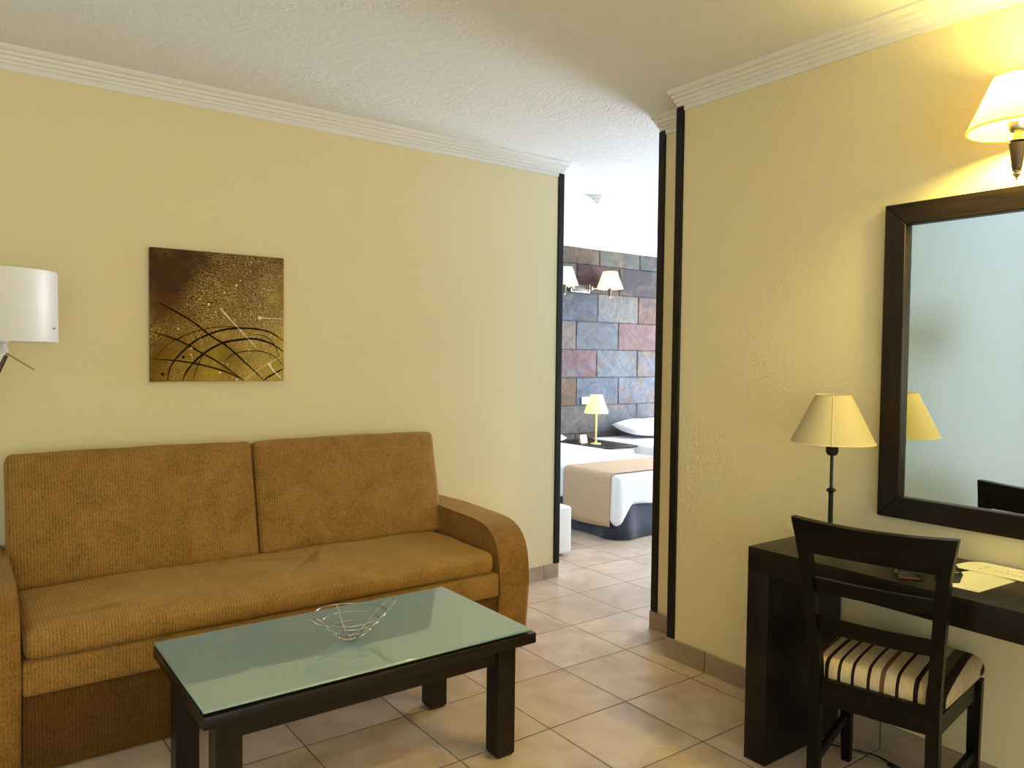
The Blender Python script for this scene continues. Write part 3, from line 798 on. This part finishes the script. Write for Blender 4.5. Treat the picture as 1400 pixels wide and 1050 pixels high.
def slat(z0, z1, name, hw=None, bow=.016, th=.018, n=14, flare=False):
    bm = bmesh.new(); R = []
    for k in range(n + 1):
        t = 2 * k / n - 1
        ring = []
        for (zz, dx) in ((z0, -th / 2), (z0, th / 2), (z1, th / 2), (z1, -th / 2)):
            h_ = (half(zz) if flare else half(zz) - .030)
            ring.append(bm.verts.new((backx(zz) - bow * (1 - t * t) + dx, t * h_, zz + (.010 * t * t if flare and zz == z1 else 0))))
        R.append(ring)
    for A, B in zip(R, R[1:]):
        for i in range(4): bm.faces.new((A[i], A[(i + 1) % 4], B[(i + 1) % 4], B[i]))
    bm.faces.new(R[0]); bm.faces.new(R[-1])
    bmesh.ops.bevel(bm, geom=[e for e in bm.edges if abs(e.verts[0].co.y - e.verts[1].co.y) > .001], offset=.002, segments=1, affect='EDGES')
    return obj(name, bm, M['chairY'], ch, auto=35)
slat(.825, HT, 'top_rail', bow=.014, th=.036, flare=True)
slat(.706, .748, 'back_slat'); slat(.583, .628, 'back_slat')
bm = bmesh.new(); box(bm, -.214, -.194, -.148, .148, .352, .430, .002); obj('seat_rail', bm, M['chairY'], ch)
bm = bmesh.new(); box(bm, .177, .197, -.178, .178, .350, .405, .002); obj('seat_rail', bm, M['chairY'], ch)
# upholstered seat
a = N('striped_seat_fabric'); p = a.obc(); sp = a.n('ShaderNodeSeparateXYZ', {0: p})
yv = a.math('ADD', sp.outputs[1], a.math('MULTIPLY', a.noise(p, 60, 2), .001))
fr = a.math('DIVIDE', a.math('ADD', yv, .24), .48)
cr, dkb, md = (.62, .47, .27), (.016, .008, .004), (.14, .075, .035)
st = []; x = .02
for wd, c_ in ((.035, dkb), (.06, cr), (.045, dkb), (.055, md), (.04, cr), (.03, dkb), (.075, cr), (.022, dkb), (.06, cr), (.03, md), (.055, cr), (.018, dkb), (.075, cr), (.018, dkb), (.065, cr), (.018, dkb), (.055, cr), (.028, dkb), (.05, cr), (.04, md), (.05, cr)):
    st.append((x, c_)); x += wd
r1 = a.ramp(fr, st[:21], 'CONSTANT')
n1 = a.noise(a.mapping(p, (40, 400, 40)), 1, 3)
c = a.mix(1.0, r1, a.ramp(n1, [(.3, (.8, .8, .8)), (.7, (1.1, 1.1, 1.1))]), 'MULTIPLY')
a.set(Base_Color=c, Roughness=.6); a.b.inputs['Specular IOR Level'].default_value = .15; a.bump(n1, .2, .001)
def cush(p, n):
    q = p.copy(); t = (p.x + .20) / .41
    q.y *= 1.0 + .19 * t
    if n.z > .1: q.z += .026 * (1 - (p.y / .20) ** 2 * .9) * (1 - (p.x / .22) ** 4 * .8) * n.z
    q.y += 0
    return q
bm = bmesh.new(); rbox(bm, (.013, 0, .437), (.203, .184, .034), .030, .02, cush)
for v in bm.verts:   # keep the rear corners clear of the posts
    if v.co.x < -.165 and abs(v.co.y) > .135:
        v.co.x = max(v.co.x, -.178)
obj('seat', bm, a.m, ch, smooth=True)['label'] = 'padded seat striped cream, tan and dark brown'

# ------------------------------------------------------------------ things on the desk
paper = N('printed_paper'); paper.set(Base_Color=(.72, .70, .60, 1), Roughness=.6); paper.bump(paper.noise(paper.obc(), 90, 2), .05, .0005)
ink = plain('dark_ink', (.05, .045, .04), .6); inkl = plain('grey_ink', (.28, .27, .24), .6)
def sheet(name, label, corners, z, th, ink_fn, cat='leaflet'):
    cx = sum(c_[0] for c_ in corners) / len(corners); cy = sum(c_[1] for c_ in corners) / len(corners)
    t = thing(name, label, cat, (cx, cy, z))
    bm = bmesh.new(); A = [bm.verts.new((x - cx, y - cy, 0)) for x, y in corners]; B = [bm.verts.new((x - cx, y - cy, th)) for x, y in corners]; n = len(A)
    bm.faces.new(A); bm.faces.new(B)
    for i in range(n): bm.faces.new((A[i], A[(i + 1) % n], B[(i + 1) % n], B[i]))
    obj('paper', bm, paper.m, t)
    bm = bmesh.new(); ink_fn(bm, lambda x, y: Vector((x - cx, y - cy, th + .0003))); obj('print', bm, [ink, inkl], t)['label'] = 'small dark printed marks'
    return t
def mark(bm, P, x, y, ux, uy, l, w, mi=0):
    u = Vector((ux, uy)).normalized(); n = Vector((-u.y, u.x))
    q = [(x, y), (x + u.x * l, y + u.y * l), (x + u.x * l + n.x * w, y + u.y * l + n.y * w), (x + n.x * w, y + n.y * w)]
    f = bm.faces.new([bm.verts.new(P(*c_)) for c_ in q]); f.material_index = mi
def ink1(bm, P):
    for k in range(9):
        x = 2.385 + .020 * k
        mark(bm, P, x, 1.005 - .002 * k, -.02, -1, .075 + .006 * (k % 3), .0014, 1)
    for k in range(6): mark(bm, P, 2.352 + .003 * (k % 2), .982 - .0065 * k, .5 - k * .2, -1, .006, .003, 0)
sheet('menu_card', 'cream printed menu card lying on the desk beside the dark glasses', [(2.336, 1.035), (2.341, .943), (2.551, .928), (2.575, 1.055), (2.42, 1.09)], .7505, .0012, ink1, 'menu')
def ink2(bm, P):
    for x, y, l, w in ((2.640, 1.052, .016, .004), (2.652, 1.045, .010, .003), (2.622, 1.040, .008, .003), (2.604, 1.052, .012, .004), (2.615, 1.000, .020, .003), (2.618, 1.012, .008, .005), (2.640, .985, .008, .004), (2.610, .975, .006, .006), (2.612, .967, .028, .0022), (2.606, .938, .006, .006), (2.66, .96, .022, .003), (2.63, .925, .03, .003)):
        mark(bm, P, x, y, -.15, -1, l, w)
sheet('leaflet', 'long white leaflet with small dark drawings lying against the wall', [(2.560, 1.100), (2.560, .905), (2.572, .80), (2.700, .80), (2.700, 1.075), (2.665, 1.105), (2.600, 1.115)], .7525, .0012, ink2)

# sunglasses lying upside down on the desk
sg = thing('sunglasses', 'dark sunglasses resting on the desk beside the printed card', 'glasses', (2.350, 1.075, .7515), math.atan2(.15, -.075) + 0)
blk = plain('black_acetate', (.006, .006, .006), .15); lensm = N('dark_lens'); lensm.set(Base_Color=(.03, .025, .01, 1), Roughness=.05)
# local x runs along the front (towards the picture's left), y away from viewer
fx, fy = Vector((2.292 - 2.385, 1.145 - 1.010)), None
an = math.atan2(fx.y, fx.x); sg.rotation_euler = (0, 0, an); sg.location = (2.3425, 1.081, .7505); sg.scale = (1.32, 1.1, .95)
for s in (-1, 1):
    bm = bmesh.new()
    P = [(s * .012, .002), (s * .016, .030), (s * .060, .034), (s * .066, .028), (s * .060, .004), (s * .050, 0)]
    if s > 0: P = [(x_, z_ * .55) for x_, z_ in P]
    prism(bm, P, 1, -.002, .002); lo = obj('lens', bm, lensm.m, sg)
    bm = bmesh.new(); tube(bm, [(x_, 0, z_) for x_, z_ in P], .0024, 6, True); obj('rim', bm, blk, sg)
bm = bmesh.new(); tube(bm, [(-.014, 0, .022), (0, .003, .024), (.014, 0, .014)], .0024, 8); obj('bridge', bm, blk, sg)
sd_ = -1  # local y direction pointing to the wall
bm = bmesh.new(); tube(bm, spline([(-.064, 0, .030), (-.060, -.030, .040), (-.045, -.060, .060), (-.030, -.085, .080)], 6), [.0035] * 7 + [.004] * 12, 8); obj('temple', bm, blk, sg)
bm = bmesh.new(); tube(bm, spline([(.064, 0, .014), (.062, -.04, .010), (.05, -.09, .006), (.045, -.12, .004)], 6), .003, 8); obj('temple', bm, blk, sg)
bm = bmesh.new(); tube(bm, [(.062, .006, .0035), (.018, .006, .0035)], .0022, 6); obj('red_edge', bm, plain('red_plastic', (.13, .022, .01), .4), sg)['label'] = 'red lower edge'

# power cable on the floor under the desk
bm = bmesh.new()
tube(bm, spline([(2.56, 1.56, .005), (2.60, 1.46, .005), (2.632, 1.385, .005), (2.630, 1.34, .005), (2.612, 1.31, .006), (2.60, 1.27, .006), (2.64, 1.1, .005), (2.66, .8, .005)], 8), .0035, 8)
tube(bm, [(2.610, 1.318, .009), (2.602, 1.275, .009)], .009, 10)
tag(obj('power_cable', bm, plain('black_rubber', (.006, .006, .006), .5), smooth=True), 'black power cable lying on the floor under the desk', 'cable')

# ------------------------------------------------------------------ smoke detector
sd = thing('smoke_detector', 'small round white smoke detector on the bedroom ceiling', 'smoke detector', (3.953, 4.300, ZC - .001))
wp = plain('white_plastic', (.80, .78, .72), .4)
bm = bmesh.new(); lathe(bm, [(0, 0), (.060, 0), (.060, -.010), (.052, -.016), (0, -.016)], 0, 0, 36); obj('base', bm, wp, sd, auto=40)
bm = bmesh.new(); lathe(bm, [(0, -.016), (.040, -.016), (.038, -.030), (.030, -.036), (.022, -.038), (.020, -.050), (0, -.054)], 0, 0, 36); obj('sensor_head', bm, wp, sd, auto=40)

# ------------------------------------------------------------------ bedroom
white_cloth = N('white_bed_linen'); white_cloth.set(Base_Color=(.80, .80, .82, 1), Roughness=.75, Sheen_Weight=.2); white_cloth.bump(white_cloth.noise(white_cloth.obc(), 7, 4, .6, .5), .25, .02)
navy = N('navy_bed_skirt'); navy.set(Base_Color=(.012, .017, .045, 1), Roughness=.6, Sheen_Weight=.25); navy.bump(navy.noise(navy.obc(), 9, 3), .3, .02)
a = N('tan_woven_runner'); p = a.obc(); n1 = a.noise(a.mapping(p, (30, 220, 160)), 1, 3, .7)
a.set(Base_Color=a.ramp(n1, [(.3, (.44, .28, .16)), (.7, (.62, .43, .26))]), Roughness=.7); a.bump(n1, .3, .002); runner_m = a.m

def cloth_over(bm, x0, x1, y0, y1, zt, hem, gap, r=.045, th=.006, ny=40, hem_r=None, front=None, fold=0.0):
    """cloth over a bed: section across x hangs on both x sides; hem(y, side) gives the lower edge"""
    sec = []
    def arc(cx, cz, a0, a1, k=6): return [(cx + r * math.cos(a0 + (a1 - a0) * i / k), cz + r * math.sin(a0 + (a1 - a0) * i / k)) for i in range(k + 1)]
    G = []
    for j in range(ny + 1):
        y = y0 + (y1 - y0) * j / ny
        hl, hr = hem(y, -1), hem(y, 1)
        row = []
        for i in range(9):
            z = hl + (zt - r - hl) * i / 8
            row.append((x0 - gap - fold * (1 - i / 8) * (.5 + .5 * math.sin(y * 23 + 1)), z))
        row += arc(x0 - gap + r, zt - r, PI, PI / 2)[1:]
        for i in range(1, 16): row.append((x0 - gap + r + (x1 - x0 + 2 * gap - 2 * r) * i / 16, zt))
        row += arc(x1 + gap - r, zt - r, PI / 2, 0)
        for i in range(1, 9):
            z = (zt - r) + (hr - zt + r) * i / 8
            row.append((x1 + gap + fold * (i / 8) * (.5 + .5 * math.sin(y * 19)), z))
        G.append([bm.verts.new((x, y, z + .003 * noise.noise((x * 6, y * 6, 2)))) for x, z in row])
    for A, B in zip(G, G[1:]):
        for i in range(len(A) - 1): bm.faces.new((A[i], A[i + 1], B[i + 1], B[i]))
    return G

def bed(X0, X1, Y0, Y1, lab, lab_sheet, grp):
    cx, cy = (X0 + X1) / 2, (Y0 + Y1) / 2
    t = thing('bed', lab, 'bed', (cx, cy, 0), 0, grp)
    w, l = (X1 - X0) / 2, (Y1 - Y0) / 2
    bm = bmesh.new(); box(bm, -w + .03, w - .03, -l + .04, l, .03, .28, .01); obj('bed_base', bm, navy.m, t, auto=40)
    bm = bmesh.new(); rbox(bm, (0, 0, .385), (w - .012, l - .012, .103), .05, .15); obj('mattress', bm, white_cloth.m, t, smooth=True)
    # pleated navy valance around three sides
    bm = bmesh.new(); path = []
    def seg(p0_, p1_, nrm, n):
        for i in range(n):
            u = i / n; q = Vector(p0_).lerp(Vector(p1_), u); path.append((q, Vector(nrm), u))
    seg((-w, l, 0), (-w, -l, 0), (-1, 0, 0), 60); seg((-w, -l, 0), (w, -l, 0), (0, -1, 0), 40); seg((w, -l, 0), (w, l, 0), (1, 0, 0), 60)
    cols = []
    for k, (q, nrm, u) in enumerate(path):
        d = min((q - Vector((-w, -l, 0))).length, (q - Vector((w, -l, 0))).length)
        pleat = -.028 * math.exp(-(d / .045) ** 2) + .030 * math.exp(-((d - .12) / .08) ** 2)
        wob = .012 * noise.noise((q.x * 4, q.y * 4, 0))
        cols.append([bm.verts.new(q + nrm * (((pleat + wob) * (1 - zz / .33)) - .012 * 0) + Vector((0, 0, .006 + zz))) for zz in (0, .08, .16, .24, .32)])
    for A, B in zip(cols, cols[1:]):
        for i in range(4): bm.faces.new((A[i], B[i], B[i + 1], A[i + 1]))
    o = obj('valance', bm, navy.m, t, smooth=True); sm = o.modifiers.new('s', 'SOLIDIFY'); sm.thickness = .003
    # white sheet with long hanging corners: rings following the two sides and the foot of the bed
    bm = bmesh.new(); r = .035; W2, L2 = w + .014, l + .008; path = []
    def sg_(a_, b_, nr, n):
        for i in range(n): path.append((Vector(a_).lerp(Vector(b_), i / n), Vector(nr)))
    def cr_(cx_, cy_, a0_, a1_, n):
        for i in range(n):
            an_ = a0_ + (a1_ - a0_) * i / n; d_ = Vector((math.cos(an_), math.sin(an_), 0)); path.append((Vector((cx_, cy_, 0)) + d_ * r, d_))
    sg_((-W2, l, 0), (-W2, -L2 + r, 0), (-1, 0, 0), 50); cr_(-W2 + r, -L2 + r, PI, 1.5 * PI, 8)
    sg_((-W2 + r, -L2, 0), (W2 - r, -L2, 0), (0, -1, 0), 40); cr_(W2 - r, -L2 + r, 1.5 * PI, 2 * PI, 8)
    sg_((W2, -L2 + r, 0), (W2, l, 0), (1, 0, 0), 50); path.append((Vector((W2, l, 0)), Vector((1, 0, 0))))
    rings = []
    prof = [(-.030, 0, 0)] + [(-.030 + .030 * math.sin(k * PI / 10), -.030 * (1 - math.cos(k * PI / 10)), 0) for k in range(1, 6)] + [(0, 0, k / 9) for k in range(1, 10)]
    for (o_, dz, t_) in prof:
        rg = []
        for q, nr in path:
            dc = min((q - Vector((-W2, -L2, 0))).length, (q - Vector((W2, -L2, 0))).length)
            hz = .262 - .155 * max(0, 1 - dc / .15) + .012 * math.sin(q.x * 9 + q.y * 7)
            z = .502 + dz
            if t_: z = .472 + (hz - .472) * t_
            fl_ = t_ * (.006 * math.sin(q.x * 21 + q.y * 17) + .010 * max(0, 1 - dc / .3)) if t_ else 0
            rg.append(bm.verts.new(q + nr * (o_ + fl_ + .004) + Vector((0, 0, z))))
        rings.append(rg)
    for A, B in zip(rings, rings[1:]):
        for i in range(len(A) - 1): bm.faces.new((A[i], A[i + 1], B[i + 1], B[i]))
    bm.faces.new(rings[0])
    o = obj('sheet', bm, white_cloth.m, t, smooth=True); sm = o.modifiers.new('s', 'SOLIDIFY'); sm.thickness = .003; sm.offset = 1
    return t
BX0, BX1_, BYF = 4.112, 5.215, 4.205
bed(BX0, BX1_, BYF, 6.375, 'nearer white bed with navy valance, seen through the opening', '', None)
def run_over(X0, X1, Y0, Y1, lab):
    cx, cy = (X0 + X1) / 2, (Y0 + Y1) / 2; w, l = (X1 - X0) / 2, (Y1 - Y0) / 2
    bm = bmesh.new()
    cloth_over(bm, -w, w, -l, l, .513, lambda y, s: .100 - .010 * math.sin(y * 6 + 1), .030, r=.045, ny=30, fold=.004)
    o = obj('bed_runner', bm, runner_m, smooth=True); o.location = (cx, cy, 0)
    sm = o.modifiers.new('s', 'SOLIDIFY'); sm.thickness = .004; sm.offset = 1
    tag(o, lab, 'bed runner'); return o
run_over(BX0, BX1_, BYF + .045, BYF + .60, 'tan woven runner draped over the foot of the nearer bed')

def pillow(loc, size, rot, lab, cat='pillow', mat=None, name='pillow', tiltx=0):
    bm = bmesh.new(); n = 20; w, l, h = size
    vt = {}
    for s in (1, -1):
        for i in range(n + 1):
            for j in range(n + 1):
                u, v = 2 * i / n - 1, 2 * j / n - 1
                e = max(0, (1 - abs(u) ** 2.6) * (1 - abs(v) ** 2.6)) ** .55
                pinch = 1 - .06 * (abs(u * v)) ** 2 - .05 * (1 - abs(u)) * abs(v) ** 6 * 0
                z = s * h * e * (1 + .12 * noise.noise((u * 2, v * 2, loc[0] * 3)))
                if (i in (0, n) or j in (0, n)):
                    if s < 0: vt[(s, i, j)] = vt[(1, i, j)]; continue
                    z = 0
                vt[(s, i, j)] = bm.verts.new((u * w * pinch, v * l * pinch, z))
    for s in (1, -1):
        for i in range(n):
            for j in range(n):
                q = [vt[(s, i, j)], vt[(s, i + 1, j)], vt[(s, i + 1, j + 1)], vt[(s, i, j + 1)]]
                try: bm.faces.new(q)
                except ValueError: pass
    o = obj(name, bm, mat or white_cloth.m, smooth=True); o.location = loc; o.rotation_euler = (tiltx, 0, rot)
    tag(o, lab, cat); return o
pillow((4.66, 6.09, .592), (.40, .235, .075), 0, 'white pillow at the head of the nearer bed, left of the nightstand')
B2 = 5.84
bed(B2, B2 + 1.10, BYF, 6.375, 'farther white bed beyond the nightstand, half hidden by the wall strip', '', None)
pillow((B2 + .68, 6.13, .618), (.46, .235, .085), 0, 'plump cream pillow at the head of the farther bed', tiltx=math.radians(7))
pillow((B2 + .90, 5.80, .665), (.20, .17, .055), .1, 'small peach cushion leaning on the pillow at the right', 'cushion', plain('peach_cloth', (.62, .40, .27), .8, nscale=40), 'cushion', math.radians(62))

# nightstand
ns = thing('nightstand', 'white bedside cabinet with dark wooden top between the two beds', 'nightstand', (5.525, 6.0, 0))
cream_lac = plain('cream_lacquer', (.72, .68, .58), .4)
bm = bmesh.new(); box(bm, -.245, .245, -.34, .375, .04, .478, .003); obj('body', bm, cream_lac, ns, auto=40)
bm = bmesh.new(); box(bm, -.26, .26, -.37, .380, .479, .500, .003); obj('top', bm, M['wengeX'], ns, auto=40)['label'] = 'dark wooden top'
bm = bmesh.new(); box(bm, -.225, .225, -.352, -.341, .27, .465, .002); d_ = obj('drawer', bm, cream_lac, ns)
bm = bmesh.new(); tube(bm, [(-.05, -.37, .37), (.05, -.37, .37)], .005); tube(bm, [(-.05, -.37, .37), (-.05, -.353, .37)], .004); tube(bm, [(.05, -.37, .37), (.05, -.353, .37)], .004); obj('handle', bm, nickel, d_)
bm = bmesh.new(); box(bm, -.235, .235, -.33, .37, 0, .04, .002); obj('plinth', bm, M['wengeX'], ns)
# bedside lamp
bl = thing('bedside_lamp', 'small lit yellow-white lamp on the nightstand between the beds', 'lamp', (5.470, 5.93, .5))
bshade = shade_mat('lit_yellow_shade', (.9, .80, .35), ((1, .88, .32), .7), .35, tcol=(.45, .38, .10))
bm = bmesh.new(); cone_shell(bm, .128, .325, .062, .515, .002, 60); obj('lamp_shade', bm, bshade, bl, auto=40)
ystem = plain('pale_yellow_lacquer', (.80, .62, .22), .35)
bm = bmesh.new(); lathe(bm, [(0, 0), (.056, 0), (.056, .008), (.02, .014), (.011, .024), (.0095, .10), (.012, .105), (.0095, .11), (.0095, .33), (.015, .335), (.015, .37), (0, .37)], 0, 0, 24); obj('stem', bm, ystem, bl, auto=40)
bm = bmesh.new(); lathe(bm, [(0, .37), (.013, .372), (.026, .41), (.022, .44), (0, .455)], 0, 0, 16); obj('bulb', bm, glow_bulb2, bl, smooth=True)
ld = bpy.data.lights.new('bedside_bulb_light', 'POINT'); ld.energy = 2; ld.color = (1, .72, .3); ld.shadow_soft_size = .03
lo = bpy.data.objects.new('bedside_bulb_light', ld); COL.objects.link(lo); lo.location = (0, 0, .42); lo.parent = bl
# small card on the nightstand
cdt = thing('message_card', 'small white tent card with a yellow mark behind the bedside lamp', 'card', (5.425, 6.08, .5))
bm = bmesh.new()
prism(bm, [(-.022, 0), (-.002, .085), (.002, .085), (.022, 0), (.019, 0), (0, .080), (-.019, 0)], 0, -.045, .045); obj('card', bm, paper.m, cdt)
bm = bmesh.new(); v_ = [bm.verts.new(q_) for q_ in ((-.012, -.0125, .045), (.016, -.0125, .045), (.012, -.0060, .072), (-.008, -.0060, .072))]; bm.faces.new(v_); obj('print', bm, plain('yellow_ink', (.75, .5, .05), .6), cdt)['label'] = 'yellow printed mark'
# wall socket on the slate
sk = thing('light_switch', 'white double light switch on the slate wall beside the bedside lamp', 'switch', (5.735, BY1 - .013, .925))
bm = bmesh.new(); box(bm, -.062, .062, -.012, .0, -.040, .040, .004); obj('plate', bm, wp, sk, auto=40)
for s in (-1, 1):
    bm = bmesh.new(); box(bm, s * .028 - .022, s * .028 + .022, -.017, -.0125, -.024, .024, .002); obj('rocker', bm, wp, sk, auto=40)
# white ottoman at the end of the sofa wall
ot = thing('ottoman', 'white cube ottoman partly hidden behind the end of the sofa wall', 'ottoman', (3.345, 4.30, 0))
wl = plain('white_leatherette', (.78, .76, .72), .5, nscale=25, nvar=.03)
bm = bmesh.new(); rbox(bm, (0, 0, .185), (.212, .212, .168), .022, .06); obj('body', bm, wl, ot, smooth=True)
bm = bmesh.new()
for sx in (-1, 1):
    for sy in (-1, 1): lathe(bm, [(.018, 0), (.018, .022)], sx * .15, sy * .15, 12)
obj('feet', bm, M['wengeZ'], ot)

# each loose piece of these meshes becomes a part of its own
for o in [o for o in SC.objects if o.name.split('.')[0] in ('glass_spacer', 'shade_band', 'feet', 'plate_trim')]:
    me = o.data; b0 = bmesh.new(); b0.from_mesh(me); b0.verts.ensure_lookup_table()
    seen = {}; k = 0
    for v in b0.verts:
        if v.index in seen: continue
        st_ = [v]; seen[v.index] = k
        while st_:
            q = st_.pop()
            for e in q.link_edges:
                w_ = e.other_vert(q)
                if w_.index not in seen: seen[w_.index] = k; st_.append(w_)
        k += 1
    b0.free()
    nm = {'feet': 'foot'}.get(o.name.split('.')[0], o.name.split('.')[0])
    for i in range(k):
        b1 = bmesh.new(); b1.from_mesh(me); b1.verts.ensure_lookup_table()
        bmesh.ops.delete(b1, geom=[v for v in b1.verts if seen[v.index] != i], context='VERTS')
        n_ = bpy.data.meshes.new(nm); b1.to_mesh(n_); b1.free()
        for m_ in me.materials: n_.materials.append(m_)
        if i == 0: o.data = n_; o.name = nm
        else:
            c_ = bpy.data.objects.new(nm, n_); COL.objects.link(c_); c_.parent = o.parent

# ------------------------------------------------------------------ light
def area(name, loc, rot, sx, sy, e, col):
    ld = bpy.data.lights.new(name, 'AREA'); ld.shape = 'RECTANGLE'; ld.size = sx; ld.size_y = sy; ld.energy = e; ld.color = col
    o = bpy.data.objects.new(name, ld); COL.objects.link(o); o.location = loc; o.rotation_euler = rot; return o
# daylight coming in through the bedroom balcony window (points to -X) and the added, unseen living-room window (points to +Y)
area('bedroom_window_daylight', (BX1 + .20, (BW[0] + BW[1]) / 2, (BW[2] + BW[3]) / 2), (0, PI / 2, 0), BW[3] - BW[2], BW[1] - BW[0], 500, (.93, .94, 1.0))
# light thrown up by the sunlit balcony floor outside that window
area('sunlit_balcony_bounce', (BX1 + 1.15, 4.75, .02), (0, PI, 0), 1.7, 1.7, 1450, (.60, .77, 1.0))
area('added_window_daylight', ((WX0 + WX1) / 2, YF - .22, (WZ0 + WZ1) / 2), (PI / 2, 0, 0), WX1 - WX0, WZ1 - WZ0, 60, (.78, .90, 1.0))
def lamp(name, loc, e, col, r):
    ld = bpy.data.lights.new(name, 'POINT'); ld.energy = e; ld.color = col; ld.shadow_soft_size = r
    o = bpy.data.objects.new(name, ld); COL.objects.link(o); o.location = loc; return o
# unseen warm fill lights added behind the viewer to brighten the living room
lamp('rear_right_fill_light', (2.45, -1.45, 1.65), 50, (1.0, .81, .25), .12)
lamp('rear_left_fill_light', (-.85, -1.3, 1.35), 36, (1.0, .81, .27), .35)  # added fill from the left, no lamp stands here
W_ = bpy.data.worlds.new('daylight'); SC.world = W_; W_.use_nodes = True
bg = W_.node_tree.nodes['Background']; bg.inputs[0].default_value = (.72, .84, 1, 1); bg.inputs[1].default_value = 1.0

SC.view_settings.view_transform = 'Standard'; SC.view_settings.look = 'None'; SC.view_settings.gamma = 1; SC.view_settings.use_curve_mapping = False
SC.view_settings.exposure = -.15
SC.cycles.sample_clamp_indirect = 6
SC.cycles.caustics_reflective = False; SC.cycles.caustics_refractive = False
SC.cycles.max_bounces = 10; SC.cycles.diffuse_bounces = 6
